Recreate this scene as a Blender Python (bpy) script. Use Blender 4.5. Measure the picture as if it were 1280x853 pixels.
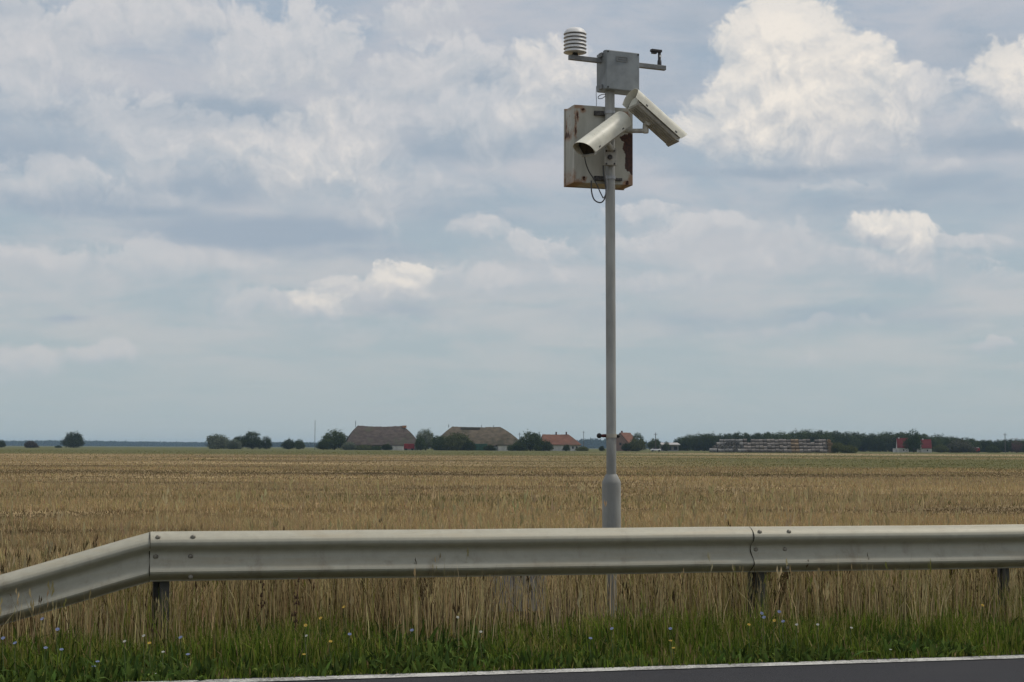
import bpy, bmesh, math, random
import numpy as np
from mathutils import Vector, Matrix, Euler
random.seed(7)
RNG = np.random.default_rng(11)
scene = bpy.context.scene
for o in list(bpy.data.objects): bpy.data.objects.remove(o)
COL = scene.collection
R = math.radians

# ------------------------------------------------------------------ camera
F_PX, HORIZ = 2000.0, 559.6
cam_d = bpy.data.cameras.new("camera"); cam = bpy.data.objects.new("camera", cam_d); COL.objects.link(cam)
cam_d.sensor_width = 36.0; cam_d.lens = 36.0*F_PX/1280.0
cam_d.clip_start = 0.1; cam_d.clip_end = 30000
EYE = Vector((0, 0, 1.3))
PITCH = math.atan((HORIZ-426.5)/F_PX); ROLL = R(0.25)
CM = Matrix.Rotation(R(90)+PITCH, 4, 'X') @ Matrix.Rotation(ROLL, 4, 'Z')
cam.matrix_world = Matrix.Translation(EYE) @ CM
scene.camera = cam
def direction(px, py):
    return (CM.to_3x3() @ Vector(((px-640.0)/F_PX, (426.5-py)/F_PX, -1.0)))
def at(px, py, Y):
    d = direction(px, py); return EYE + d*(Y/d.y)

# ------------------------------------------------------------------ light, exposure
SUN_EL, SUN_AZ = R(60), R(78)      # azimuth clockwise from +Y (the viewing direction)
scene.view_settings.view_transform = 'Standard'; scene.view_settings.look = 'None'
scene.view_settings.exposure = 0.0; scene.view_settings.gamma = 1.0
scene.view_settings.use_curve_mapping = False
sd = bpy.data.lights.new("sun", 'SUN'); sd.energy = 2.0; sd.angle = R(11); sd.color = (1.0, 0.93, 0.82)
sun = bpy.data.objects.new("sun", sd); COL.objects.link(sun)
sv = Vector((math.sin(SUN_AZ)*math.cos(SUN_EL), math.cos(SUN_AZ)*math.cos(SUN_EL), math.sin(SUN_EL)))
sun.rotation_euler = sv.to_track_quat('Z', 'Y').to_euler(); sun.location = (0, 0, 30)
scene.cycles.use_denoising = True
scene.cycles.use_adaptive_sampling = True; scene.cycles.adaptive_threshold = .015; scene.cycles.adaptive_min_samples = 8
scene.cycles.volume_bounces = 1
scene.cycles.max_bounces = 8; scene.cycles.transparent_max_bounces = 12

# ------------------------------------------------------------------ node helper
class NT:
    def __init__(s, tree): s.t = tree; s.n = tree.nodes; s.l = tree.links
    def new(s, typ, **kw):
        n = s.n.new(typ)
        for k, v in kw.items(): setattr(n, k, v)
        return n
    def put(s, sock, v):
        if isinstance(v, bpy.types.NodeSocket): s.l.new(v, sock)
        else:
            if isinstance(v, (tuple, list)) and len(v) == 3 and sock.type == 'RGBA': v = (*v, 1)
            sock.default_value = v
    def m(s, op, a, b=0.0, c=0.0, clamp=False):
        n = s.new('ShaderNodeMath', operation=op); n.use_clamp = clamp
        s.put(n.inputs[0], a); s.put(n.inputs[1], b)
        if op in ('MULTIPLY_ADD', 'SMOOTH_MAX', 'SMOOTH_MIN', 'COMPARE', 'WRAP'): s.put(n.inputs[2], c)
        return n.outputs[0]
    def v(s, op, a, b=(0, 0, 0)):
        n = s.new('ShaderNodeVectorMath', operation=op); s.put(n.inputs[0], a)
        if op == 'SCALE': s.put(n.inputs['Scale'], b)
        elif op not in ('LENGTH', 'NORMALIZE'): s.put(n.inputs[1], b)
        return n.outputs['Value'] if op in ('LENGTH', 'DOT_PRODUCT') else n.outputs['Vector']
    def noise(s, vec, scale, detail=4, rough=0.5, dist=0.0, out='Fac', dim='3D'):
        n = s.new('ShaderNodeTexNoise', noise_dimensions=dim); s.put(n.inputs['Vector'], vec)
        s.put(n.inputs['Scale'], scale); s.put(n.inputs['Detail'], detail); s.put(n.inputs['Roughness'], rough)
        s.put(n.inputs['Distortion'], dist); return n.outputs[out]
    def step(s, x, a, b, o0=0.0, o1=1.0):
        n = s.new('ShaderNodeMapRange', interpolation_type='SMOOTHSTEP')
        s.put(n.inputs[0], x); s.put(n.inputs[1], a); s.put(n.inputs[2], b); s.put(n.inputs[3], o0); s.put(n.inputs[4], o1)
        return n.outputs[0]
    def mix(s, f, a, b, blend='MIX'):
        n = s.new('ShaderNodeMix', data_type='RGBA', blend_type=blend)
        s.put(n.inputs[0], f); s.put(n.inputs[6], a); s.put(n.inputs[7], b); return n.outputs[2]
    def sep(s, v):
        n = s.new('ShaderNodeSeparateXYZ'); s.put(n.inputs[0], v); return n.outputs
    def comb(s, x, y, z):
        n = s.new('ShaderNodeCombineXYZ')
        for i, q in enumerate((x, y, z)): s.put(n.inputs[i], q)
        return n.outputs[0]

# ------------------------------------------------------------------ sky: sky texture behind broken cloud
K = 20.0      # radians of azimuth or elevation -> cloud-map units
def azel(px, py):
    d = direction(px, py).normalized()
    return (math.atan2(d.x, d.y)*K, math.asin(d.z)*K)
PUFFS = [  # px, py, half width, half height, weight: bright heaped cloud
 (985,38,62,38,1.15),(958,78,60,52,1.1),(1015,92,80,58,1.2),(1078,82,34,34,1.0),(940,150,74,46,1.1),(1035,150,100,50,.98),
 (1125,125,60,36,.82),(890,175,50,28,.75),(1160,118,34,26,.6),(1215,150,70,30,.35),(1264,112,42,48,1.0),(1278,150,34,26,.75),(1000,180,90,24,.6),
 (395,58,44,44,.62),(372,82,74,50,.72),(300,96,66,30,.7),(430,175,66,50,.80),(375,192,64,42,.72),(470,200,40,52,.66),(470,262,60,30,.6),
 (255,178,95,28,.7),(170,165,40,34,.5),(75,212,55,26,.6),(205,205,50,30,.5),(60,55,110,40,.5),(160,30,90,30,.5),(40,110,80,40,.35),
 (640,150,100,44,.65),(700,92,52,40,.8),(600,175,60,30,.6),(655,110,50,32,.7),(560,85,50,34,.4),(515,20,60,20,.4),
 (500,352,44,28,1.0),(452,366,44,20,.7),(398,386,42,19,.95),(355,386,44,16,.6),(310,386,40,26,.55),(250,412,30,10,.3),
 (1100,286,46,20,1.0),(1068,292,26,14,.8),(1135,296,34,24,.9),(1120,322,90,20,.65),(1210,300,60,10,.5),(1240,434,34,9,.6),(1225,345,60,12,.3),
 (670,316,44,20,.65),(640,352,60,16,.6),(590,352,40,20,.4),(690,345,50,14,.5),(865,286,56,15,.6),(820,300,50,14,.6),(800,262,40,16,.6),
 (960,338,46,16,.55),(880,345,60,20,.5),(800,358,40,16,.5),(1040,412,40,12,.35),(960,425,50,12,.3),(1015,458,20,10,.35),
 (130,442,42,16,.6),(30,450,50,20,.6),(60,322,70,14,.5),(220,372,90,24,.3),(120,350,90,30,.3),(10,470,50,18,.4),(300,445,60,10,.25),
 (600,292,40,18,.5),(1060,190,120,24,.6),(910,130,40,36,.7),(990,120,84,56,1.1),(330,60,120,40,.45),(100,140,140,40,.4),(40,230,90,30,.45),(340,215,120,36,.6),(500,120,80,60,.4),(160,250,120,20,.4),(560,150,60,40,.4),(170,330,140,24,.35),(430,420,160,16,.25),(900,310,160,24,.3),(545,230,60,30,.3),(1050,235,60,14,.3),(1150,215,50,10,.35)]
FLATS = [  # blue-grey shaded cloud bases
 (262,142,120,22,1.3),(110,250,130,18,1.2),(250,235,90,26,1.0),(335,288,160,24,1.3),(180,262,100,14,1.0),(60,140,90,16,.7),(560,172,80,24,.6),(600,188,100,17,1.0),(588,100,44,12,.7),(30,186,90,24,.8),
 (1000,214,150,9,.85),(1235,180,90,18,.9),(1180,235,100,22,.5),(1096,298,30,9,1.0),(5,10,60,16,.9),(1220,60,80,50,.5),(820,120,50,60,.45),(880,30,60,30,.4),
 (700,175,60,14,.6),(420,312,130,12,.5),(90,398,40,6,.5),(960,400,200,16,.3),(1060,255,120,16,.4),(760,240,60,20,.3),(560,260,100,30,.3),(480,390,60,14,.3)]
world = bpy.data.worlds.new("World"); scene.world = world; world.use_nodes = True
w = NT(world.node_tree); w.n.clear()
sky = w.new('ShaderNodeTexSky', sky_type='NISHITA'); sky.sun_disc = False
sky.sun_elevation = SUN_EL; sky.sun_rotation = SUN_AZ; sky.air_density = 1.0; sky.dust_density = 2.0; sky.ozone_density = 1.0
tc = w.new('ShaderNodeTexCoord'); D = w.v('NORMALIZE', tc.outputs['Generated']); dx, dy, dz = w.sep(D)
az = w.m('ARCTAN2', dx, dy); el = w.m('ARCSINE', dz)
P0 = w.comb(w.m('MULTIPLY', az, K), w.m('MULTIPLY', el, K), 0.0)
n1 = w.noise(P0, .9, 7, .55, out='Color')
warp = w.v('SUBTRACT', n1, (.5, .5, .5))
P1 = w.v('ADD', P0, w.v('MULTIPLY', warp, (1.0, .65, 0)))
def ell(P, lst):
    acc = None
    for (px, py, rx, ry, wt) in lst:
        c = azel(px, py)
        q = w.v('MULTIPLY', w.v('SUBTRACT', P, (c[0], c[1], 0)), (100/(rx*1.3), 100/(ry*1.3), 0))
        e = w.m('MULTIPLY_ADD', w.v('LENGTH', q), -wt, wt)
        acc = e if acc is None else w.m('SMOOTH_MAX', acc, e, .16)
    return acc
def ell_h(P, lst):      # heap strength, and the height inside the heap (-1 base .. 1 top)
    acc = sw = st = sb = None
    for (px, py, rx, ry, wt) in lst:
        c = azel(px, py)
        q = w.v('MULTIPLY', w.v('SUBTRACT', P, (c[0], c[1], 0)), (100/(rx*1.3), 100/(ry*1.3), 0))
        e = w.m('MULTIPLY_ADD', w.v('LENGTH', q), -wt, wt)
        acc = e if acc is None else w.m('SMOOTH_MAX', acc, e, .16)
        k = w.m('MAXIMUM', w.m('ADD', e, .12), 0.0); t = w.m('MULTIPLY', k, w.v('DOT_PRODUCT', q, (0, 1, 0)))
        sw = k if sw is None else w.m('ADD', sw, k); st = t if st is None else w.m('ADD', st, t)
        b = w.m('MULTIPLY', k, wt); sb = b if sb is None else w.m('ADD', sb, b)
    return acc, w.m('DIVIDE', st, w.m('ADD', sw, .02)), w.m('DIVIDE', sb, w.m('ADD', sw, .02))
E, T, WB = ell_h(P1, PUFFS)
def billow(P):
    vo = w.new('ShaderNodeTexVoronoi', feature='SMOOTH_F1', voronoi_dimensions='2D', normalize=True)
    w.put(vo.inputs['Vector'], P); w.put(vo.inputs['Scale'], 3.1); w.put(vo.inputs['Detail'], 3.0)
    w.put(vo.inputs['Roughness'], .6); w.put(vo.inputs['Smoothness'], .5); w.put(vo.inputs['Lacunarity'], 2.2)
    f = w.noise(P, 1.9, 11, .6)
    return w.m('ADD', w.m('MULTIPLY', vo.outputs['Distance'], -.8), w.m('MULTIPLY', f, 1.3))
B0 = billow(P1)
B1 = billow(w.v('ADD', P1, (.07, .16, 0)))
H = w.m('ADD', E, w.m('MULTIPLY', w.m('ADD', B0, -.45), .75))
elU = w.m('MULTIPLY', el, K)
Es = w.step(w.m('ADD', E, w.m('MULTIPLY', w.m('ADD', B0, -.45), .55)), -.05, .85)                      # 0 in thin outskirts, 1 in the hearts of the big heaps
up = w.step(T, -.45, .35)                     # crisp heaped tops, soft fading bases
puff = w.step(H, w.m('MULTIPLY_ADD', up, .06, -.12), w.m('MULTIPLY_ADD', w.m('MAXIMUM', up, w.m('MULTIPLY', Es, .6)), -.42, .58))
relief = w.m('SUBTRACT', B0, B1)
lit = w.m('ADD', w.m('MULTIPLY', relief, 1.15), w.m('ADD', w.m('MULTIPLY', H, .34), w.m('MULTIPLY_ADD', T, .75, .43)), clamp=True)
P2 = w.v('ADD', P0, w.v('MULTIPLY', warp, (1.2, .28, 0)))
Fd = ell(P2, FLATS)
fn = w.noise(w.v('MULTIPLY', P0, (.7, 2.2, 1)), 1.5, 8, .6)
flat = w.step(w.m('ADD', Fd, w.m('MULTIPLY', w.m('ADD', fn, -.5), 1.2)), -.15, .8)
# high layer cloud, seen in true perspective on a level sheet
den = w.m('ADD', w.m('MAXIMUM', dz, 0.0), .07)
Q = w.comb(w.m('DIVIDE', dx, den), w.m('DIVIDE', dy, den), 0.0)
s1 = w.noise(Q, 1.15, 8, .58, .5); s2 = w.noise(w.v('MULTIPLY', P0, (.45, 1.2, 1)), 1.1, 8, .6, .4)
strat = w.step(w.m('ADD', w.m('MULTIPLY', s1, .5), w.m('MULTIPLY', s2, .5)), .38, .60)
hz = w.step(elU, 0.2, 1.9)          # 0 at the horizon, 1 higher up
blue = w.mix(w.step(elU, 0.0, 5.2), (.415, .495, .525), (.365, .445, .535))
pale = w.mix(w.step(elU, 0.0, 4.0), (.515, .54, .55), (.545, .555, .59))
base = w.mix(w.m('MULTIPLY', strat, w.m('ADD', w.m('MULTIPLY', hz, .85), .15)), blue, pale)
nish = w.v('SCALE', sky.outputs[0], .1)
base = w.mix(.9, nish, base)
base = w.mix(w.m('MULTIPLY', flat, .8), base, w.mix(hz, (.385, .46, .50), (.33, .405, .49)))
heap = w.mix(w.step(elU, .5, 3.8), (.55, .56, .57), (.63, .63, .645))
heap = w.mix(w.step(w.m('ADD', WB, w.m('MULTIPLY', w.m('ADD', B0, -.45), .35)), .55, 1.02), heap, w.mix(w.step(elU, .5, 3.0), (.62, .605, .585), (.86, .805, .735)))
pc = w.mix(lit, w.mix(Es, (.43, .485, .54), (.50, .525, .56)), heap)
amt = w.m('MULTIPLY', w.m('MULTIPLY', puff, w.step(w.m('ADD', WB, w.m('MULTIPLY', elU, .09)), .15, .8)), w.m('MULTIPLY_ADD', w.m('MAXIMUM', Es, w.m('MULTIPLY', up, .7)), .45, .52))
colr = w.mix(amt, base, pc)
colr = w.mix(w.m('MULTIPLY', w.step(Fd, .05, .9), .42), colr, (.33, .405, .49))
gnd = w.step(dz, -.02, 0.0)
def background(c):
    b_ = w.new('ShaderNodeBackground'); w.put(b_.inputs['Color'], w.v('SCALE', w.mix(gnd, (.14, .12, .085), c), 10.0)); b_.inputs['Strength'].default_value = .1
    return b_.outputs[0]
# the mapped heaps fill the part of the sky over the farms; the same kind of cloud, left to chance, fills the rest
rnd = w.step(w.noise(D, 5.0, 8, .6), .50, .72)
other = w.mix(w.m('MULTIPLY', rnd, .8), base, (.70, .68, .66))
region = w.m('MULTIPLY', w.step(w.m('ABSOLUTE', az), .46, .40), w.step(el, .48, .42))
mx = w.new('ShaderNodeMixShader'); w.put(mx.inputs[0], region)
w.l.new(background(other), mx.inputs[1]); w.l.new(background(colr), mx.inputs[2])
wo = w.new('ShaderNodeOutputWorld'); w.l.new(mx.outputs[0], wo.inputs[0])
world.cycles.sampling_method = 'MANUAL'; world.cycles.sample_map_resolution = 512

# ------------------------------------------------------------------ materials
MATS = {}
def mat(name, col, rough=.7, metal=0.0, var=.12, scale=6.0, bump=0.0, spec=.4, stretch=(1, 1, 1), col2=None):
    if name in MATS: return MATS[name]
    m = bpy.data.materials.new(name); m.use_nodes = True; g = NT(m.node_tree)
    b = g.n['Principled BSDF']; t = g.new('ShaderNodeTexCoord')
    v = g.v('MULTIPLY', t.outputs['Object'], stretch)
    nz = g.noise(v, scale, 6, .6)
    c2 = col2 or tuple(max(0, c*(1-2.2*var)) for c in col)
    c1 = tuple(min(1, c*(1+var)) for c in col)
    base_c = g.mix(g.step(nz, .32, .68), c2, c1)
    if name.endswith('bale_wrap') or name.endswith('bale_straw'):      # every bale weathered a little differently
        oi = g.new('ShaderNodeObjectInfo'); base_c = g.v('SCALE', base_c, g.m('MULTIPLY_ADD', oi.outputs['Random'], .75, .6))
    g.put(b.inputs['Base Color'], base_c)
    b.inputs['Roughness'].default_value = rough; b.inputs['Metallic'].default_value = metal
    b.inputs['Specular IOR Level'].default_value = spec
    if bump:
        bp = g.new('ShaderNodeBump'); bp.inputs['Strength'].default_value = bump; bp.inputs['Distance'].default_value = .02
        g.put(bp.inputs['Height'], g.noise(v, scale*4, 5, .6)); g.put(b.inputs['Normal'], bp.outputs[0])
    MATS[name] = m; return m

def mat_foliage(name, tint=(1, 1, 1), trans=.25):
    m = bpy.data.materials.new(name); m.use_nodes = True; g = NT(m.node_tree); g.n.clear()
    a = g.new('ShaderNodeAttribute', attribute_name='tint')
    c = g.v('MULTIPLY', a.outputs['Color'], tint)
    d = g.new('ShaderNodeBsdfDiffuse'); g.put(d.inputs[0], c)
    t = g.new('ShaderNodeBsdfTranslucent'); g.put(t.inputs[0], c)
    x = g.new('ShaderNodeMixShader'); x.inputs[0].default_value = trans
    g.l.new(d.outputs[0], x.inputs[1]); g.l.new(t.outputs[0], x.inputs[2])
    o = g.new('ShaderNodeOutputMaterial'); g.l.new(x.outputs[0], o.inputs[0])
    return m
M_LEAF = mat_foliage('leaf_foliage', trans=.15)
M_GRASS = mat_foliage('grass_blades', trans=.3)

# ------------------------------------------------------------------ mesh builder
class MB:
    def __init__(s): s.v = []; s.f = []
    def add(s, vs, fs):
        k = len(s.v); s.v += [tuple(p) for p in vs]; s.f += [tuple(i+k for i in f) for f in fs]; return s
    def box(s, c, size, M=None):
        hx, hy, hz_ = [q/2 for q in size]; c = Vector(c)
        vs = [Vector((x, y, z)) for x in (-hx, hx) for y in (-hy, hy) for z in (-hz_, hz_)]
        if M is not None: vs = [M @ q for q in vs]
        return s.add([c+q for q in vs], [(0,1,3,2),(4,6,7,5),(0,4,5,1),(2,3,7,6),(0,2,6,4),(1,5,7,3)])
    def tube(s, pts, rad, n=12, caps=True):
        pts = [Vector(p) for p in pts]
        if not isinstance(rad, (list, tuple)): rad = [rad]*len(pts)
        rings = []; up = None
        for i, p in enumerate(pts):
            d = (pts[min(i+1, len(pts)-1)]-pts[max(i-1, 0)]).normalized()
            if up is None:
                up = Vector((0, 0, 1)) if abs(d.z) < .9 else Vector((1, 0, 0))
            u = (up - d*up.dot(d)).normalized(); up = u; t = d.cross(u)
            rings.append([p + (u*math.cos(2*math.pi*k/n)+t*math.sin(2*math.pi*k/n))*rad[i] for k in range(n)])
        vs = [q for r in rings for q in r]; fs = []
        for i in range(len(pts)-1):
            for k in range(n):
                a = i*n+k; b = i*n+(k+1) % n; fs.append((a, b, b+n, a+n))
        if caps:
            fs.append(tuple(range(n-1, -1, -1))); fs.append(tuple(range((len(pts)-1)*n, len(pts)*n)))
        return s.add(vs, fs)
    def prism(s, prof, x0, x1):        # profile in (y, z), swept along x
        n = len(prof); vs = [(x0, a, b) for a, b in prof]+[(x1, a, b) for a, b in prof]
        fs = [(i, (i+1) % n, (i+1) % n+n, i+n) for i in range(n)]
        fs += [tuple(range(n-1, -1, -1)), tuple(range(n, 2*n))]
        return s.add(vs, fs)
    def lathe(s, prof, c=(0, 0, 0), n=24):   # (r, z)
        vs = []; fs = []; m_ = len(prof)
        for r, z in prof:
            for k in range(n):
                a = 2*math.pi*k/n; vs.append((c[0]+r*math.cos(a), c[1]+r*math.sin(a), c[2]+z))
        for i in range(m_-1):
            for k in range(n): fs.append((i*n+k, i*n+(k+1) % n, (i+1)*n+(k+1) % n, (i+1)*n+k))
        fs.append(tuple(range(n-1, -1, -1))); fs.append(tuple(range((m_-1)*n, m_*n)))
        return s.add(vs, fs)
    def build(s, name, m, parent=None, smooth=False, bevel=0.0, seg=2):
        me = bpy.data.meshes.new(name); me.from_pydata(s.v, [], s.f); me.update()
        bm = bmesh.new(); bm.from_mesh(me); bmesh.ops.recalc_face_normals(bm, faces=bm.faces); bm.to_mesh(me); bm.free()
        me.materials.append(m)
        o = bpy.data.objects.new(name, me); COL.objects.link(o)
        if smooth:
            me.shade_smooth()
            if hasattr(me, 'set_sharp_from_angle'): me.set_sharp_from_angle(angle=R(40))
        if bevel:
            b = o.modifiers.new('bevel', 'BEVEL'); b.width = bevel; b.segments = seg; b.limit_method = 'ANGLE'; b.angle_limit = R(40)
        if parent is not None: o.parent = parent
        return o
def tag(o, label=None, cat=None, group=None, kind=None):
    if label: o['label'] = label
    if cat: o['category'] = cat
    if group: o['group'] = group
    if kind: o['kind'] = kind
    return o
def empty(name, M, label, cat, group=None):
    o = bpy.data.objects.new(name, None); COL.objects.link(o); o.empty_display_size = .2
    o.matrix_world = M if isinstance(M, Matrix) else Matrix.Translation(Vector(M))
    return tag(o, label, cat, group)
KIDS = {}
def copy_tree(o, parent=None):
    c = o.copy(); COL.objects.link(c)
    if parent is not None: c.parent = parent
    for ch in [q for q in list(COL.objects) if q.parent == o]: copy_tree(ch, c)
    return c
def smooth_path(pts, k=6):
    pts = [Vector(p) for p in pts]; P = [pts[0]]+pts+[pts[-1]]; out = []
    for i in range(1, len(P)-2):
        for j in range(k):
            t = j/k; a, b, c, d = P[i-1], P[i], P[i+1], P[i+2]
            out.append(.5*((2*b)+(c-a)*t+(2*a-5*b+4*c-d)*t*t+(3*b-a-3*c+d)*t**3))
    out.append(pts[-1]); return out
def fast_mesh(name, verts, tris, m, colors=None, parent=None):
    me = bpy.data.meshes.new(name)
    nv, nf = len(verts), len(tris)
    me.vertices.add(nv); me.vertices.foreach_set('co', np.ascontiguousarray(verts, dtype=np.float32).ravel())
    me.loops.add(nf*3); me.polygons.add(nf)
    me.loops.foreach_set('vertex_index', np.ascontiguousarray(tris, dtype=np.int32).ravel())
    me.polygons.foreach_set('loop_start', np.arange(0, nf*3, 3, dtype=np.int32))
    me.update(calc_edges=True)
    if colors is not None:
        a = me.color_attributes.new('tint', 'FLOAT_COLOR', 'POINT')
        c4 = np.ones((nv, 4), dtype=np.float32); c4[:, :3] = colors; a.data.foreach_set('color', c4.ravel())
    me.materials.append(m)
    o = bpy.data.objects.new(name, me); COL.objects.link(o)
    if parent is not None: o.parent = parent
    return o

# ------------------------------------------------------------------ 2-D value noise (numpy)
def _h(ix, iy, s):
    n = (ix*374761393 + iy*668265263 + s*982451653) & 0xFFFFFFFF
    n = ((n ^ (n >> 13))*1274126177) & 0xFFFFFFFF
    return ((n ^ (n >> 16)) & 0xFFFF)/65535.0
def vnoise(x, y, s=0):
    ix = np.floor(x).astype(np.int64); iy = np.floor(y).astype(np.int64); fx = x-ix; fy = y-iy
    fx = fx*fx*(3-2*fx); fy = fy*fy*(3-2*fy)
    return (_h(ix, iy, s)*(1-fx)+_h(ix+1, iy, s)*fx)*(1-fy)+(_h(ix, iy+1, s)*(1-fx)+_h(ix+1, iy+1, s)*fx)*fy
def fbm(x, y, s=0, o=4):
    t = 0; a = .5; k = 0
    for i in range(o): t = t+a*vnoise(x*2**i, y*2**i, s+i*7); k += a; a *= .55
    return t/k

# ------------------------------------------------------------------ the setting: field, verge, road
def mat_field():
    m = bpy.data.materials.new('field_ground'); m.use_nodes = True; g = NT(m.node_tree); b = g.n['Principled BSDF']
    p = g.new('ShaderNodeNewGeometry').outputs['Position']; x, y, z = g.sep(p)
    a = g.noise(g.v('MULTIPLY', p, (.022, .055, 1)), 1.0, 7, .62)
    fine = g.noise(g.v('MULTIPLY', p, (.5, .5, 1)), 1.0, 8, .7)
    c = g.mix(g.step(g.m('ADD', g.m('MULTIPLY', a, .7), g.m('MULTIPLY', fine, .3)), .38, .62), (.12, .086, .045), (.36, .265, .135))
    # mown and green strips, set in the ground by distance, wavering
    yy = g.m('ADD', y, g.m('MULTIPLY', g.m('ADD', g.noise(g.v('MULTIPLY', p, (.006, .01, 1)), 1.0, 4), -.5), 130))
    gr = g.step(yy, 215, 300)
    right = g.m('MULTIPLY', g.step(x, -12, 30), g.m('MULTIPLY', g.step(yy, 92, 125), g.step(yy, 240, 190)))
    gr2 = g.m('MULTIPLY', g.m('ADD', right, 0.0), .9)
    c = g.mix(g.m('MAXIMUM', gr, gr2), c, g.mix(a, (.085, .095, .035), (.145, .135, .055)))
    tan = g.m('MULTIPLY', g.step(x, 0, 60), g.m('MULTIPLY', g.step(y, 300, 330), g.step(y, 460, 420)))
    c = g.mix(g.m('MULTIPLY', tan, .8), c, (.36, .27, .155))
    g.put(b.inputs['Base Color'], c); b.inputs['Roughness'].default_value = .95; b.inputs['Specular IOR Level'].default_value = .05
    return m
S = 6000
tag(MB().add([(-S, -200, 0), (S, -200, 0), (S, S, 0), (-S, S, 0)], [(0, 1, 2, 3)]).build('field', mat_field()), kind='structure')
YAW = R(14); AX = Vector((math.cos(YAW), math.sin(YAW), 0)); NX = Vector((-math.sin(YAW), math.cos(YAW), 0))
J = Vector((-2.24, 10.0, 0))        # rail joint, on the face of the rail
def rp(s, n, z=0.0): return J + AX*s + NX*n + Vector((0, 0, z))
EDGE = -1.252
def strip(name, n0, n1, z, m, thick=0.0, s0=-400, s1=400):
    if thick:
        vs = [rp(s, n, zz) for s in (s0, s1) for n, zz in ((n0, z), (n1, z), (n1, z-thick), (n0, z-thick))]
        fs = [(0, 1, 5, 4), (1, 2, 6, 5), (2, 3, 7, 6), (3, 0, 4, 7), (0, 3, 2, 1), (4, 5, 6, 7)]
        return tag(MB().add(vs, fs).build(name, m), kind='structure')
    return tag(MB().add([rp(s0, n0, z), rp(s1, n0, z), rp(s1, n1, z), rp(s0, n1, z)], [(0, 1, 2, 3)]).build(name, m), kind='structure')
strip('verge', EDGE+.02, 3.2, .006, mat('verge_soil', (.085, .062, .038), .95, var=.3, scale=5, bump=.6, spec=.05))
def mat_road():
    m = bpy.data.materials.new('asphalt'); m.use_nodes = True; g = NT(m.node_tree); b = g.n['Principled BSDF']
    p = g.new('ShaderNodeNewGeometry').outputs['Position']
    n = g.noise(p, 90, 4, .8); big = g.noise(p, .7, 4, .6)
    c = g.mix(g.step(n, .3, .75), (.010, .010, .013), (.052, .052, .057))
    c = g.mix(g.m('MULTIPLY', g.step(big, .4, .7), .35), c, (.045, .043, .043))
    g.put(b.inputs['Base Color'], c); b.inputs['Roughness'].default_value = .85; b.inputs['Specular IOR Level'].default_value = .25
    bp = g.new('ShaderNodeBump'); bp.inputs['Strength'].default_value = .5; bp.inputs['Distance'].default_value = .004
    g.put(bp.inputs['Height'], n); g.put(b.inputs['Normal'], bp.outputs[0]); return m
strip('road', EDGE-7.0, EDGE+.06, .022, mat_road(), thick=.06)
def mat_paint():
    m = bpy.data.materials.new('road_paint'); m.use_nodes = True; g = NT(m.node_tree); b = g.n['Principled BSDF']
    p = g.new('ShaderNodeNewGeometry').outputs['Position']
    n = g.noise(p, 60, 6, .75); n2 = g.noise(p, 3, 5, .6)
    g.put(b.inputs['Base Color'], g.mix(g.step(g.m('ADD', g.m('MULTIPLY', n, .6), g.m('MULTIPLY', n2, .4)), .42, .56), (.17, .165, .155), (.56, .55, .51)))
    b.inputs['Roughness'].default_value = .7; return m
MP = mat_paint()
strip('road_edge_line', EDGE-.14, EDGE-.01, .027, MP)
strip('road_edge_line', EDGE-6.9, EDGE-6.78, .027, MP)

# ------------------------------------------------------------------ air
hb = MB().box((0, S/2-100, 11.0), (2*S+400, S+800, 24.0))
def mat_haze():
    m = bpy.data.materials.new('haze_air'); m.use_nodes = True; g = NT(m.node_tree); g.n.clear()
    v = g.new('ShaderNodeVolumePrincipled'); v.inputs['Color'].default_value = (.50, .72, 1, 1); v.inputs['Density'].default_value = .95e-4
    v.inputs['Anisotropy'].default_value = .1
    o = g.new('ShaderNodeOutputMaterial'); g.l.new(v.outputs[0], o.inputs['Volume']); return m
tag(hb.build('haze', mat_haze()), kind='stuff')

# ------------------------------------------------------------------ guardrail
def mat_galv():
    m = bpy.data.materials.new('galvanised_steel'); m.use_nodes = True; g = NT(m.node_tree); b = g.n['Principled BSDF']
    t = g.new('ShaderNodeNewGeometry').outputs['Position']
    sp = g.noise(t, 14, 6, .65); st = g.noise(g.v('MULTIPLY', t, (1.2, 1.2, 14)), 1.6, 6, .6); fine = g.noise(t, 120, 3, .6)
    c = g.mix(g.step(sp, .25, .8), (.375, .355, .28), (.44, .42, .335))
    c = g.mix(g.m('MULTIPLY', g.step(st, .46, .75), .5), c, (.38, .32, .215))
    c = g.mix(g.m('MULTIPLY', g.step(fine, .60, .75), .28), c, (.16, .14, .11))
    spl = g.noise(g.v('MULTIPLY', t, (7, 7, 1.6)), 1.0, 7, .7); sx, sy, sz = g.sep(t)
    low = g.m('MULTIPLY', g.step(spl, .50, .74), g.step(sz, .74, .50, .25, .6))      # road splash, heavier low down
    c = g.mix(low, c, (.215, .175, .12))
    g.put(b.inputs['Base Color'], c); b.inputs['Metallic'].default_value = .12
    g.put(b.inputs['Roughness'], g.step(sp, .2, .8, .52, .66)); b.inputs['Specular IOR Level'].default_value = .5
    bp = g.new('ShaderNodeBump'); bp.inputs['Strength'].default_value = .05; bp.inputs['Distance'].default_value = .01
    g.put(bp.inputs['Height'], g.noise(t, 5, 5, .6)); g.put(b.inputs['Normal'], bp.outputs[0]); return m
GALV = mat_galv()
RAIL_TOP = .764
prof = []     # (depth behind the hump face, drop from the top)
key = [(.083, 0), (.078, .004), (.052, .012), (.022, .030), (.006, .048), (.000, .066), (.004, .084), (.022, .100), (.052, .116), (.066, .130),
       (.069, .146), (.066, .162), (.052, .184), (.022, .212), (.005, .232), (.000, .246), (.005, .258), (.022, .272), (.052, .289), (.078, .301), (.083, .311)]
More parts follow.
